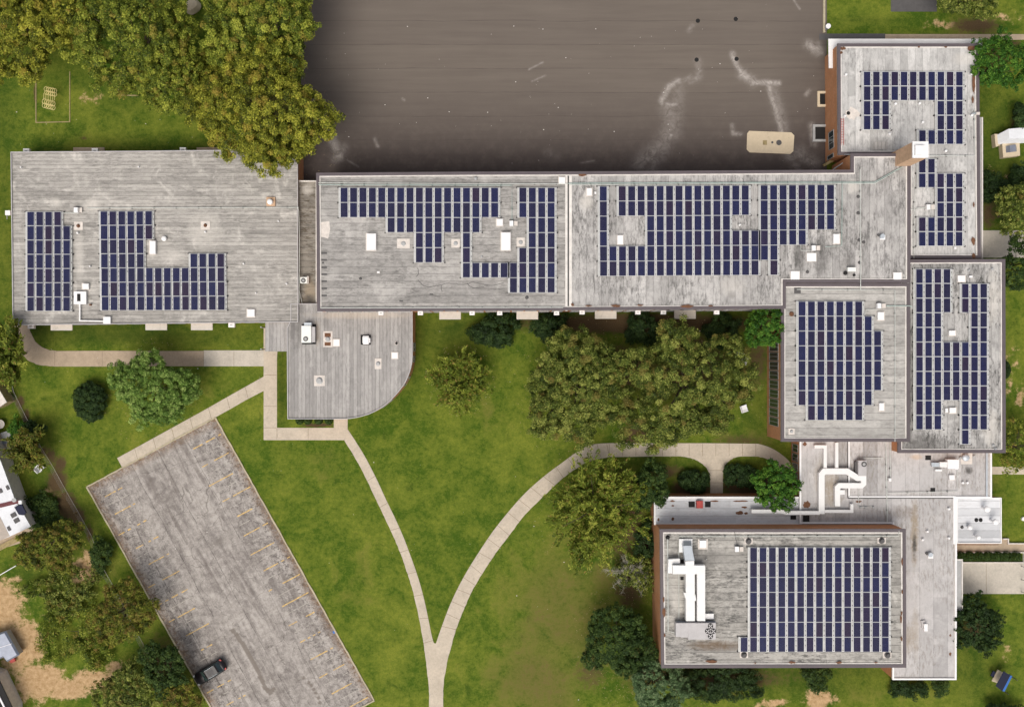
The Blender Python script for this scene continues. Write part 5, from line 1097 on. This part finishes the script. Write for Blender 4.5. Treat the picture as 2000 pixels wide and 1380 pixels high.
tree('garden_bush', 'loose green thicket left of the rusty olive tree', 'bush', 130, 1150, 70, 44, 1.6, 'maple', 34, leaf=.22, trunk=False, dens=.7, autumn=.1, ragged=.4)
tree('garden_bush', 'low green undergrowth in the middle of the sandy yard', 'bush', 150, 1235, 75, 70, 1.2, 'olive', 35, leaf=.22, trunk=False, dens=.6, autumn=.1, ragged=.4, clump=.7)
tree('garden_bush', 'low dark undergrowth east of the house path', 'bush', 82, 1000, 40, 46, 1.4, 'deep', 36, leaf=.22, trunk=False, dens=.8, ragged=.4)
for lb, x, y, rx, ry, hh, mt, sd_ in (
 ('dark round shrub under the tall wing, left of three', 968, 649, 47, 37, 3, 'dark', 40), ('dark round shrub under the tall wing, middle of three', 1070, 641, 34, 31, 3, 'dark', 41), ('dark round shrub under the tall wing, right of three', 1256, 643, 34, 34, 3, 'dark', 42),
 ('dark shrub between the courtyard pair and the bright corner tree', 1408, 650, 44, 34, 3.4, 'dark', 43),
 ('small light green shrub below the gymnasium south wall', 1592, 1322, 26, 26, 2.2, 'deep', 44), ('small dark shrub south of the strip roof, left one', 1760, 1342, 22, 18, 2, 'dark', 45), ('small dark shrub south of the strip roof, middle one', 1792, 1344, 18, 16, 2, 'dark', 46), ('small green shrub south of the strip roof, right one', 1836, 1340, 16, 18, 2, 'deep', 47),
 ('long dark shrub along the gymnasium south wall', 1400, 1330, 90, 36, 3, 'dark', 48), ('dark shrub beside the concrete enclosure, upper right', 1990, 232, 14, 34, 3, 'dark', 49), ('dark shrub against the east wall below the enclosure', 1938, 368, 24, 34, 3, 'dark', 50), ('dark shrub at the right edge under the enclosure', 1990, 345, 20, 26, 3, 'dark', 51),
 ('dark shrub at the foot of the west gymnasium wall', 1262, 1055, 22, 40, 2.5, 'dark', 52), ('dark shrub at the bottom right corner', 1962, 1388, 34, 14, 3, 'dark', 53)):
    tree('shrub', lb, 'shrub', x, y, rx, ry, hh, mt, sd_, leaf=.2, trunk=False, autumn=0, ragged=.15, dens=1.1, clump=.55)
# clipped bushes and hedges
def clipped(name, label, px, py, rx, ry, h, mat, seed, cat='hedge', sq=2.0, group=None, dens=1.0):
    x, y, _ = P(px, py, h * .7); k = (H - h * .7) / H / S; a, b_ = rx * k, ry * k; r = np.random.default_rng(seed)
    e = empty(name, (x, y, 0), label, cat, group); n = int(dens * 130 * (a * b_ * 3.1 + (a + b_) * 3 * h)); d = unit(r, n); d[:, 2] = np.abs(d[:, 2])
    p = 2.0 / sq; q = np.sign(d) * np.abs(d) ** p; q /= np.maximum((np.abs(q) ** sq).sum(1) ** (1 / sq), .2)[:, None]
    kk = r.uniform(.93, 1.02, n)[:, None]; C = q * np.array([a, b_, h]) * kk
    me = leaf_mesh('foliage', LM[mat], C, q * .8 + r.normal(size=(n, 3)) * .5, .13, 1.6, r.normal(.45, .2, n), np.zeros(n), r=r)
    c = bpy.data.objects.new('foliage', me); COL.objects.link(c); c.parent = e
    m = MB(); [m.tube([(x + dx * a, y + dy * b_, 0), (x + dx * a * 1.3, y + dy * b_ * 1.3, h * .7)], [.06, .03]) for dx, dy in ((0, 0), (.3, .2), (-.3, .1), (.1, -.3))]; m.build('stem', 'bark', e)
    return e
tree('topiary_bush', 'dark egg-shaped clipped bush alone on the west lawn', 'bush', 176, 784, 27, 34, 2.4, 'dark', 60, leaf=.14, trunk=False, autumn=0, ragged=.05, dens=1.6, clump=.38, lobes=60)
tree('hedge', 'clipped dark hedge left of the path spur to the annex', 'hedge', 1352, 938, 33, 24, 1.8, 'dark', 61, leaf=.17, trunk=False, autumn=0, ragged=.1, dens=1.3, clump=.42)
tree('hedge', 'clipped dark hedge right of the path spur, beside the bright green tree', 'hedge', 1446, 931, 37, 22, 1.6, 'dark', 62, leaf=.17, trunk=False, autumn=0, ragged=.1, dens=1.3, clump=.42)
for i in range(7): clipped('box_hedge', '%s clipped ball from the school in the row by the east entrance' % ORD[i], 1878 + i * 18.2, 1087, 10, 9, 1.1, 'deep', 63 + i, 'hedge', group='row of clipped balls beside the east entrance', sq=2.6)
for i, x in enumerate((584, 600, 621, 641)): clipped('box_hedge', '%s small clump from the left in the entrance wing bed' % ORD[i], x, 821, 8, 8, .9, 'deep', 80 + i, 'shrub', group='small clumps in the entrance bed')
clipped('box_hedge', 'black-green column bush against the east wall of the stained block', 1967, 722, 9, 20, 2, 'dark', 90, 'shrub')
# pale twiggy shrub
e = empty('pale_shrub', P(1222, 1115), 'whitish bare-twigged shrub at the west wall of the gymnasium', 'shrub'); m = MB(); r = random.Random(5); x0, y0, _ = P(1225, 1112)
for i in range(34):
    a = r.uniform(0, 6.28); L = r.uniform(1.2, 3.8); tip = Vector((x0 + L * math.cos(a), y0 + L * .75 * math.sin(a), r.uniform(1.6, 3.2))); m.tube([(x0, y0, 0), (x0 * .5 + tip.x * .5, y0 * .5 + tip.y * .5, tip.z * .8), tuple(tip)], [.035, .02, .01], 0, 4)
    for j in range(34):
        f = r.uniform(.4, 1.05); p = Vector((x0, y0, 1.2)).lerp(tip, f); q = p + Vector((r.uniform(-.55, .55), r.uniform(-.55, .55), r.uniform(.0, .3))); m.tube([tuple(p), tuple(q)], [.016, .008], 0, 3)
m.build('twigs', 'paleb', e)
me, _ = crown('foliage', 3.4, 2.9, 1.5, 1.2, 99, LM['maple'], leaf=.2, dens=1.0, ragged=.4, autumn=0); c = bpy.data.objects.new('foliage', me); COL.objects.link(c); c.parent = e; c.location = (.9, .1, 0)

# ================================================================ PARKED CAR
def car(label, ax, ay, bx, by):
    """rear at a, front at b (photo pixels on the ground)"""
    A, B = Vector(XY((ax, ay), .8)), Vector(XY((bx, by), .8)); C = (A + B) / 2; d = (B - A).normalized(); ang = math.atan2(d.y, d.x)
    e = empty('parked_car', (C.x, C.y, 0.016), label, 'car'); e.rotation_euler = (0, 0, ang); WO[e.name] = (0, 0, 0)
    st = [(-2.42, .62, .74, .50, .74), (-2.36, .80, .82, .38, .92), (-2.0, .90, .90, .30, 1.02), (-1.2, .93, .92, .26, 1.04), (0, .93, .93, .24, 1.02), (.9, .93, .92, .24, .98), (1.4, .92, .88, .26, .94), (1.95, .88, .84, .30, .84), (2.28, .74, .72, .38, .68), (2.38, .58, .58, .44, .56)]
    m = MB(); ring = []
    for x, wl, wu, zb, zt in st:
        prof = [(-wl * .8, zb), (-wl, zb + .12), (-wl, (zb + zt) * .52), (-wu * .96, zt - .06), (-wu * .82, zt), (0, zt + .035), (wu * .82, zt), (wu * .96, zt - .06), (wl, (zb + zt) * .52), (wl, zb + .12), (wl * .8, zb)]
        ring.append(len(m.v)); m.v += [(x, y, z) for y, z in prof]
    n = 11
    for a, b_ in zip(ring, ring[1:]):
        for k in range(n): k2 = (k + 1) % n; m.face([a + k, b_ + k, b_ + k2, a + k2])
    m.face([ring[0] + k for k in range(n)]); m.face([ring[-1] + k for k in range(n)][::-1]); m.build('body', PAINT, e, True)
    def cabin(mb, pts):   # x, half width, z rings
        rg = []
        for x, hw, z in pts: rg.append(len(mb.v)); mb.v += [(x, -hw, z), (x, hw, z)]
        return rg
    low = [(-1.95, .74, 1.0), (-1.35, .82, 1.03), (.2, .83, 1.02), (1.05, .78, .97)]; top = [(-1.45, .58, 1.42), (-1.0, .62, 1.47), (.05, .62, 1.48), (.45, .58, 1.44)]
    m = MB(); b0 = len(m.v)
    for (x, hw, z), (xt, ht, zt) in zip(low, top): m.v += [(x, -hw, z), (x, hw, z), (xt, ht, zt), (xt, -ht, zt)]
    for i in range(3):
        a, b_ = b0 + 4 * i, b0 + 4 * i + 4
        m.face([a + 3, a, b_, b_ + 3]); m.face([a + 1, a + 2, b_ + 2, b_ + 1]); m.face([a + 2, a + 3, b_ + 3, b_ + 2])
    m.face([b0, b0 + 1, b0 + 2, b0 + 3][::-1]); m.face([b0 + 12, b0 + 13, b0 + 14, b0 + 15]); m.build('windows', 'glass', e)
    m = MB(); m.frustum([(-1.47, -.58), (.45, -.58), (.45, .58), (-1.47, .58)], 1.44, [(-1.3, -.54), (.25, -.54), (.25, .54), (-1.3, .54)], 1.525); m.build('roof_panel', PAINT, e)
    m = MB(); m.frustum([(-.85, -.4), (.05, -.4), (.05, .4), (-.85, .4)], 1.526, [(-.84, -.39), (.04, -.39), (.04, .39), (-.84, .39)], 1.535); m.build('sunroof', 'dgrey', e)
    m = MB(); m.tube([(-1.2, .60, 1.56), (.2, .60, 1.56)], .02); m.tube([(-1.2, -.60, 1.56), (.2, -.60, 1.56)], .02); m.build('roof_rail', 'galv', e)
    for s in (-1, 1):
        m = MB(); m.tube([(.75, s * .88, 1.02), (.78, s * 1.06, 1.04)], [.05, .09]); m.build('wing_mirror', PAINT, e)
        m = MB(); m.prism([(1.98, s * .62), (2.22, s * .52), (2.2, s * .76), (1.95, s * .83)], .6, .80); m.build('headlight', 'white', e)
        m = MB(); m.prism([(-2.38, s * .55), (-2.15, s * .60), (-2.1, s * .84), (-2.3, s * .80)], .7, .98); m.build('taillight', 'red', e)
        for x in (-1.45, 1.48):
            t = MB(); N = 20; vi = len(t.v)
            for yy in (s * .70, s * .92):
                for k in range(N): a = 2 * math.pi * k / N; t.v.append((x + .34 * math.cos(a), yy, .34 + .34 * math.sin(a)))
            for k in range(N): k2 = (k + 1) % N; t.face([vi + k, vi + k2, vi + N + k2, vi + N + k])
            t.face(list(range(vi, vi + N))); t.face(list(range(vi + N, vi + 2 * N))[::-1]); wh = t.build('wheel', 'dgrey', e)
            t = MB(); vi = 0
            for yy in (s * .91, s * .93):
                for k in range(N): a = 2 * math.pi * k / N; t.v.append((x + .21 * math.cos(a), yy, .34 + .21 * math.sin(a)))
            for k in range(N): k2 = (k + 1) % N; t.face([k, k2, N + k2, N + k])
            t.face(list(range(N, 2 * N))); t.face(list(range(N))[::-1]); g = t.build('rim', 'galv', e); g.parent = wh
    return e
pt = NT('black_car_paint'); PAINT = pt.done((0.012, 0.009, 0.011), .3, .0, .35)
car('black car parked alone at the left kerb of the car park', 436, 1296, 382, 1329)

# ================================================================ OTHER THINGS
# climbing frame: two upright honeycombs of hoops joined by bars
e = empty('climbing_frame', P(95, 190), 'pale yellow climbing frame of hoops half under the corner tree', 'climbing frame')
m1, m2, m3 = MB(), MB(), MB()
def hoop(mb, cx, cy, rx, ry, z, n=8): mb.tube([P(cx + rx * math.cos(2 * math.pi * k / n), cy + ry * math.sin(2 * math.pi * k / n), z) for k in range(n + 1)], .035, 0, 5)
for i, (dx, dy) in enumerate(((0, 0), (4.5, 1.4), (9, 2.8), (13.5, 3.6), (17.5, 5))):
    hoop(m1, 86.5 + dx * .98, 198 + dy * .9, 4.2, 5.2, 1.6 - i * .05); hoop(m1, 86.5 + dx * .98, 206 + dy * .9, 4.2, 4.6, .8)
    hoop(m2, 90 + dx * .95, 174 + dy * .7, 4.2, 4.6, 1.6 - i * .05); hoop(m2, 91 + dx * .9, 181 + dy * .7, 4.0, 4.2, .8)
for x in (85.5, 89.5, 94, 98.5, 103, 106.5): m3.tube([P(x, 182, 1.9), P(x, 196, 1.9)], .03, 0, 5)
for x, y in ((86, 196), (106, 200), (88, 178), (106, 182)): m3.tube([P(x, y, 0), P(x, y, 1.9)], .04, 0, 5)
m1.build('hoops', 'bars', e); m2.build('hoops', 'bars', e); m3.build('crossbars', 'bars', e)
m = MB(); m.strip([XY(p) for p in ((70.5, 140), (70.5, 239.5), (136.5, 238), (136.5, 140))], .12, 0, .06); tag(m.build('timber_edging', 'timber'), 'thin timber edging on three sides of the climbing frame', 'edging')
m = MB(); m.strip([XY(p) for p in ((231, 140), (231.5, 186), (270, 187))], .14, 0, .06); tag(m.build('timber_edging', 'timber'), 'timber edging corner under the trees right of the climbing frame', 'edging')
# boulder
b = MB(); r = random.Random(3); x, y, _ = P(375, 12, .8); pts = lambda f: [(x + f * (1.05 + .18 * math.sin(3 * a + 1) + r.uniform(-.06, .06)) * math.cos(a), y + f * (1.05 + .18 * math.sin(2 * a) + r.uniform(-.06, .06)) * math.sin(a)) for a in [k * math.pi / 8 for k in range(16)]]
q0, q1, q2, q3 = pts(.85), pts(1), pts(.72), pts(.3); b.frustum(q0, 0, q1, .5); b.frustum(q1, .501, q2, 1.3); b.frustum(q2, 1.301, q3, 1.5); tag(b.build('boulder', 'pad'), 'rounded pale boulder among the trees on the top edge', 'boulder')
# yard covers and pad
m = MB(); m.prism([XY(p) for p in ((1463, 256), (1545, 259), (1551, 265), (1549, 296), (1543, 301), (1464, 298), (1458, 292), (1459, 261))], 0, .10); pad = empty('concrete_pad', P(1504, 278), 'cream concrete pad with clipped corners on the asphalt yard', 'concrete pad'); m.build('slab', 'pad', pad)
m = MB(); m.rect(1490, 274, 1498, 283, .101, .12); m.build('hatch_cover', 'timber', pad); m = MB(); m.cyl(*XY((1521, 279)), .38, .101, .12, 0, 20); m.cyl(*XY((1508, 278.5)), .16, .101, .12); m.build('manhole_cover', 'dgrey', pad)
for k, (x, y, lb) in enumerate(((1363, 41, 'upper left'), (1437, 37.5, 'upper right'), (1360.5, 117, 'lower left'), (1438.5, 115.5, 'lower right'))):
    m = MB(); m.cyl(*XY((x, y)), .30, .012, .03, 0, 18); m.cyl(*XY((x, y)), .22, .0301, .035, 0, 18); tag(m.build('manhole_cover', 'black'), '%s round drain cover of the four on the asphalt yard' % lb, 'manhole cover', 'round drain covers on the asphalt yard')
for lb, x0, y0, x1, y1, mt in (('small light well with a cream rim beside the west wall of the north-east wing', 1598, 181, 1622, 207, 'pad'), ('larger light well with a grey rim south of the cream-rimmed one', 1589, 246, 1622, 275, 'grey')):
    e = empty('light_well', P((x0 + x1) / 2, (y0 + y1) / 2), lb, 'light well'); m = MB(); m.strip([XY((x1, y0)), XY((x0, y0)), XY((x0, y1)), XY((x1, y1))], .32, 0, .25); m.build('rim', mt, e); m = MB(); m.rect(x0 + 2.2, y0 + 2.2, x1, y1 - 2.2, .014, .03); m.build('shaft', 'black', e)
m = MB(); m.rect(1608, 0, 1612, 63, .0, .3); m.rect(1608, -300, 1612, -2, 0, .3); tag(m.build('yard_wall', 'kerb'), 'low tan wall between the asphalt yard and the lawn at top right', 'wall')
e = empty('litter_bin', P(1617, 51), 'small pale blue bin beside the low tan wall', 'bin'); m = MB(); m.cyl(*XY((1618, 51), 1), .28, 0, .9, 0, 12, .33); m.build('barrel', 'slate', e); m = MB(); m.cyl(*XY((1618, 51), 1), .35, .901, 1, 0, 12); m.build('lid', 'white', e)
tag(MB().strip([XY((1609, 323), 1.2), XY((1628, 312), 1.2)], .35, .9, 1.2).build('bench_plank', 'timber'), 'pale plank leaning near the yard corner of the tall wing', 'plank')
# loose conduit bridging from the yard wall
m = MB(); m.tube([P(1627, 331, 3.0), P(1663, 307, 5.3)], .08); m.tube([P(1650, 301.5, 5.6), P(1663, 302, 7.0)], .06); tag(m.build('pipe', 'galv'), 'grey pipe slanting up the wall at the inner yard corner', 'pipe')
# concrete enclosure east of the north-east wing
e = empty('utility_enclosure', P(1975, 280), 'concrete enclosure with a slanted white lid at the right edge', 'enclosure')
zt = 1.6; m = MB(); m.prism([XY(p, 1.0) for p in ((1957, 276), (1991, 272), (1992.5, 304), (1959.5, 307.5))], 0, 1.0); m.prism([XY(p, 1.0) for p in ((1942.5, 261.5), (1951, 262), (1953, 284), (1945, 286.5))], 0, .98); m.build('concrete_base', 'pad', e)
m = MB(); a = [XY(p, zt) for p in ((1966, 253.5), (2050, 246), (2050, 268), (1967.5, 273))]; bq = [XY(p, zt) for p in ((1951, 262), (2050, 252), (2050, 275), (1953, 280))]
m.frustum(bq, .9, a, zt + .5); m.build('lid', 'house_white', e); m = MB(); m.frustum([XY(p, 1) for p in ((1964, 286), (1985, 283), (1986, 296), (1965, 298.5))], 1.001, [XY(p, 1.6) for p in ((1973, 284), (1984, 282), (1985, 295), (1974, 297))], 1.5); m.build('vent_hood', 'slate', e)
# blue play house / covered bench
e = empty('covered_bench', P(1955, 1328), 'tilted navy canopy with a bright blue edge over a beige table', 'canopy bench')
m = MB(); m.prism([XY(p, .8) for p in ((1949, 1307), (1962, 1314), (1950, 1334), (1937, 1329))], .66, .8); m.build('table_top', 'pad', e)
m = MB()
for p in ((1950, 1310), (1959, 1314), (1940, 1328), (1948, 1332)): m.cyl(*XY(p), .05, 0, .66)
for p in ((1962, 1313), (1972, 1318), (1948, 1339), (1955, 1345)): m.cyl(*XY(p), .05, 0, 2.0)
m.build('leg', 'dgrey', e)
z = 2.1; ca = [XY(p, z) for p in ((1961, 1310), (1971, 1317), (1955.5, 1347), (1945, 1339))]; m = MB(); m.prism(ca, z - .05, z, z1s=[z - .1, z + .3, z + .3, z - .1]); m.prism([XY(p, z) for p in ((1948, 1314.5), (1953, 1317), (1949, 1328), (1943, 1324))], .82, 1.0); m.build('canopy', 'navy', e)
m = MB(); m.prism([XY(p, z) for p in ((1971, 1317), (1975, 1318), (1960, 1348), (1955.5, 1347))], z - .5, z + .28); m.build('canopy_edge', 'blue', e)
# white plastic chairs by the square hall
def chair(label, px, py, rot, tip=False):
    x, y, _ = P(px, py); e = empty('garden_chair', (x, y, 0), label, 'chair'); e.rotation_euler = (0, math.radians(75) if tip else 0, rot); e.scale = (1.3, 1.3, 1.1); WO[e.name] = (0, 0, 0)
    m = MB(); m.frustum([(-.3, -.3), (.3, -.3), (.3, .3), (-.3, .3)], .40, [(-.32, -.32), (.32, -.32), (.32, .32), (-.32, .32)], .45); m.build('seat', 'white', e)
    m = MB(); m.frustum([(-.34, -.32), (-.28, -.32), (-.28, .32), (-.34, .32)], .451, [(-.50, -.34), (-.44, -.34), (-.44, .34), (-.50, .34)], .98); m.build('backrest', 'white', e)
    for s in (-1, 1):
        m = MB(); m.frustum([(-.33, s * .33 - .04), (.3, s * .33 - .04), (.3, s * .33 + .04), (-.33, s * .33 + .04)], .64, [(-.33, s * .33 - .04), (.3, s * .33 - .04), (.3, s * .33 + .04), (-.33, s * .33 + .04)], .68); m.tube([(.25, s * .33, .45), (.25, s * .33, .64)], .03); m.build('armrest', 'white', e)
        for xx in (-.26, .26): m = MB(); m.tube([(xx * 1.2, s * .3, 0), (xx, s * .27, .40)], .03); m.build('leg', 'white', e)
    return e
chair('white plastic chair lying tilted between the courtyard tree and the square hall, upper one', 1441, 688, 2.4); chair('white plastic chair just below the upper tilted one', 1451, 702, 1.2); chair('white plastic chair half hidden at the right rim of the courtyard tree', 1452, 797, .3)
# fence along the west boundary
fl = [(21, 744), (27, 766), (55, 823), (80, 873), (100, 905), (130, 960), (152, 998), (178, 1045), (202, 1110), (222, 1145), (262, 1225), (302, 1298), (345, 1372), (380, 1440)]
e = empty('wire_fence', P(150, 1000), 'long rusty wire fence between the west lawn and the neighbouring gardens', 'fence'); m = MB(); w2 = MB(); ps = MB()
hf = 1.2
for p, q in zip(fl, fl[1:]):
    m.tube([P(*p, hf), P(*q, hf)], .025, 0, 5); m.tube([P(*p, .1), P(*q, .1)], .015, 0, 4); a, c = Vector(P(*p)), Vector(P(*q)); L = (c - a).length; n = max(1, int(L / .22))
    for k in range(n):
        t0, t1 = k / n, min(1, (k + 5) / n); A_ = a.lerp(c, t0); B_ = a.lerp(c, t1)
        w2.tube([(A_.x, A_.y, .1), (B_.x, B_.y, hf)], .006, 0, 3); w2.tube([(B_.x, B_.y, .1), (A_.x, A_.y, hf)], .006, 0, 3)
    n = max(1, int(L / 2.6))
    for k in range(n): t0 = a.lerp(c, k / n); ps.cyl(t0.x, t0.y, .04, 0, hf + .1, 0, 6)
m.build('rail', 'palepaint', e); w2.build('wire_mesh', 'palepaint', e); ps.build('posts', 'timber', e)
# neighbour house
e = empty('house', P(0, 985), 'white-roofed house at the left edge with a dark red strip across its roof', 'house'); z = 3.4
hp = [(-60, 790), (-18, 860), (2, 902), (29, 975), (44, 1000), (60, 1028), (19, 1047), (-60, 1080)]
hw = wpoly(hp, z); m = MB().prism(inset(hw, .25), 0, z - .2); m.build('wall', 'cream', e); rf = MB().prism(hw, z - .19, z).build('roof', 'house_white', e)
MB().strip([XY((-60, 1002), z), XY((37, 978), z)], .55, z + .003, z + .06).build('ridge_strip', 'maroon', rf)
MB().prism(wpoly([(-60, 1035), (0, 1008), (19, 1046), (-60, 1085)], z), z + .004, z + .03).build('roof_section', 'tan_roof', rf)
for x, y in ((26, 1005.5), (32, 1016), (17, 1032), (14.5, 952), (1, 958)): MB().rect(x - (5 if x > 20 else 2.5), y - 4.4, x + (5 if x > 20 else 2.5), y + 4.4, z + .035, z + .12, rot=.5).build('skylight', 'dgrey', rf)
m = MB(); m.prism(wpoly([(30, 989), (44, 983), (53, 1000), (48, 1005), (39, 1004)], z), z + .063, z + .3); m.build('solar_cover', 'navy', rf)
m = MB(); m.rect(36, 977, 42, 984, z + .064, z + .5); m.build('chimney', 'white', rf); m = MB(); m.cyl(*XY((31, 975), z), .3, z + .062, z + .5); m.build('roof_vent', 'grey', rf)
m = MB(); m.strip([XY((-60, 1100)), XY((36, 1051))], .7, .03, .25); tag(m.build('garden_step', 'timber'), 'pale timber step along the south side of the white-roofed house', 'step')
m = MB(); m.prism(wpoly([(-40, 700), (-5, 755), (13, 785), (-2, 795), (-40, 810)], 2.6), 2.4, 2.6); e = empty('garden_shed', P(0, 775), 'pale greenish shed roof at the left edge beside the lawn', 'shed'); m.build('roof', 'cream', e); MB().prism(inset(wpoly([(-40, 700), (-5, 755), (13, 785), (-2, 795), (-40, 810)], 2.6), .15), 0, 2.39).build('wall', 'timber', e)
# patio furniture
def table(label, px, py, r, mt, h=.72, rim=None):
    e = empty('patio_table', P(px, py), label, 'table'); x, y, _ = P(px, py, h); m = MB(); m.cyl(x, y, r, h - .05, h, 0, 20); m.build('table_top', mt, e); m = MB(); m.cyl(x, y, .05, 0, h - .05); m.cyl(x, y, .28, 0, .04); m.build('leg', 'grey', e)
table('round beige patio table at the left edge', 0, 828, .62, 'cream')
e = empty('round_planter', P(20, 868), 'round white tub on the patio, lowest of the patio things', 'planter'); m = MB(); x, y, _ = P(20, 868, .5); m.cyl(x, y, .45, 0, .5, 0, 18, .62); m.build('tub', 'cream', e); m = MB(); m.cyl(x, y, .5, .501, .53, 0, 16); m.build('soil', 'timber', e)
e = empty('patio_table', P(12, 850), 'square grey patio table between the round table and the tub', 'table'); m = MB(); m.rect(3, 842, 21, 858, .67, .72, rot=.3); m.build('table_top', 'grey', e); m = MB(); m.rect(10, 848, 13, 851, 0, .669); m.build('leg', 'grey', e)
e = empty('storage_box', P(8, 862), 'pale blue box on the patio left of the tub', 'box'); m = MB(); m.rect(2, 857, 13, 866, 0, .5, rot=.3); m.build('box_body', 'slate', e); m = MB(); m.rect(1.5, 856.5, 13.5, 866.5, .501, .55, rot=.3); m.build('lid', 'slate', e)
chair('white chair on the bare earth strip by the fence', 82, 912, .8)
# trailer
e = empty('covered_trailer', P(12, 1262), 'grey metal-topped trailer on the sandy yard at the left edge', 'trailer'); z = 1.9
tp = [(-30, 1245), (10, 1232), (37, 1279), (12, 1293), (5, 1284), (-30, 1300)]; q = wpoly(tp, z); m = MB(); m.prism(inset(q, .12), .45, z - .25); m.build('body', 'grey', e); m = MB(); m.frustum(q, z - .249, inset(q, .22), z); m.build('cover', 'slate', e)
m = MB(); m.strip([XY((-28, 1273), z), XY((23, 1256), z)], .05, z + .002, z + .03); m.build('seam', 'white', e)
m = MB(); [m.cyl(*XY(p), .35, 0, .44, 0, 14) for p in ((0, 1250), (15, 1280))]; m.build('wheel', 'dgrey', e); m = MB(); m.rect(19, 1286, 29, 1293, .3, .6, rot=.4); m.build('tail_lamp', 'red', e)
e = empty('shed', P(-20, 1380), 'black-roofed shed with a white gutter at the bottom left corner', 'shed'); z = 2.8; q = wpoly([(-80, 1290), (-6, 1318), (26, 1385), (26, 1460), (-80, 1460)], z); m = MB(); m.prism(inset(q, .2), 0, z - .15); m.build('wall', 'cream', e); m = MB(); m.prism(q, z - .149, z); m.build('roof', 'black', e); m = MB(); m.strip([XY((-16, 1330), z), XY((10, 1382), z)], .22, z + .002, z + .1); m.build('gutter', 'white', e)
# garden rail and east steps
m = MB(); m.tube([P(-10, 1128, .9), P(31, 1104, .9)], .06); m.tube([P(31, 1104, 0), P(31, 1104, .9)], .05); m.tube([P(5, 1119, 0), P(5, 1119, .9)], .05); tag(m.build('garden_rail', 'white'), 'white rail slanting in from the left edge above the sandy yard', 'rail')
e = empty('planter_wall', P(1930, 1078), 'low concrete edging round the row of clipped bushes', 'edging'); m = MB(); m.strip([XY(p) for p in ((1868, 1077.5), (1998, 1077.5), (1998, 1097), (1868, 1097))], .14, 0, .35, 0, True); m.build('edging', 'cream', e)
e = empty('handrail', P(1930, 1066), 'dark red handrail along the east walkway below the small white roof', 'handrail'); m = MB(); m.tube([P(1869, 1063, 1.), P(1950, 1063, 1.)], .04); [m.tube([P(x, 1063, 0), P(x, 1063, 1.)], .03) for x in (1869, 1888, 1907, 1926, 1950)]; m.build('rail', 'maroon', e)
e = empty('handrail', P(1990, 1065), 'grey wall rail along the upper edge of the east walkway', 'handrail'); m = MB(); m.strip([XY(p) for p in ((1957, 1051), (1967, 1051), (1967, 1060), (2060, 1060))], .14, 0, .4); m.build('rail', 'cream', e)
for k, y in enumerate((1105, 1131, 1155)): m = MB(); m.tube([P(1994, y, .9), P(2010, y + 4, .9)], .04); m.tube([P(1996, y, 0), P(1996, y, .9)], .04); tag(m.build('handrail', 'dgrey'), '%s short black rail from the top on the entrance pavement at the right edge' % ORD[k], 'handrail', 'short rails on the east entrance pavement')
m = MB(); x, y, _ = P(2000, 1013, .3); m.cyl(x, y, .28, 0, .3, 0, 14); tag(m.build('utility_cover', 'white'), 'round white cover cut off by the right edge on the east lawn', 'cover')
tag(MB().rect(650, 1231, 656, 1236, .02, .06, rot=.5).build('litter_bag', 'blue'), 'small blue scrap at the right kerb of the car park', 'litter')
m = MB(); m.tube([P(1227, 1340, 0), P(1227, 1340, 0.1)], .05)
m = MB(); r = random.Random(21)
for i in range(2600):
    cx, cy, rr = r.choice(((1130, 760, 125), (1346, 755, 140), (1165, 1000, 120), (297, 762, 95), (500, 250, 150), (1210, 1250, 85), (900, 742, 62), (1280, 1345, 90))); a = r.uniform(0, 6.28); q = rr * r.uniform(.4, 1.15) ; x, y = XY((cx + q * math.cos(a), cy + q * math.sin(a)))
    if x < -29 and y > 24 or y < -55: continue
    s = r.choice((.04, .05, .06, .08)); a = r.uniform(0, 3); m.prism([(x + s * math.cos(a + k * 1.57), y + s * .6 * math.sin(a + k * 1.57)) for k in range(4)], .034, .05)
tag(m.build('fallen_leaves', 'timber'), 'brown fallen leaves scattered on the grass and path under the trees', 'leaf litter', kind='stuff')
# scattered scraps and fallen leaves nobody could count
m = MB(); r = random.Random(12)
for i in range(260):
    px_, py_ = (r.uniform(630, 1600), r.uniform(0, 320)) if i < 90 else (r.uniform(60, 1500), r.uniform(640, 1370)) if i < 220 else (r.uniform(20, 600), r.uniform(150, 290))
    if 540 < px_ < 810 and 590 < py_ < 825: continue
    x, y = XY((px_, py_)); s = r.choice((.02, .03, .03, .04, .05, .09)); a = r.uniform(0, 3); m.prism([(x + s * math.cos(a + k * 1.57), y + s * .7 * math.sin(a + k * 1.57)) for k in range(4)], .035, .05 + s * .2)
tag(m.build('scraps', 'flash'), 'pale scraps and fallen leaves scattered over lawn and asphalt', 'litter', kind='stuff')
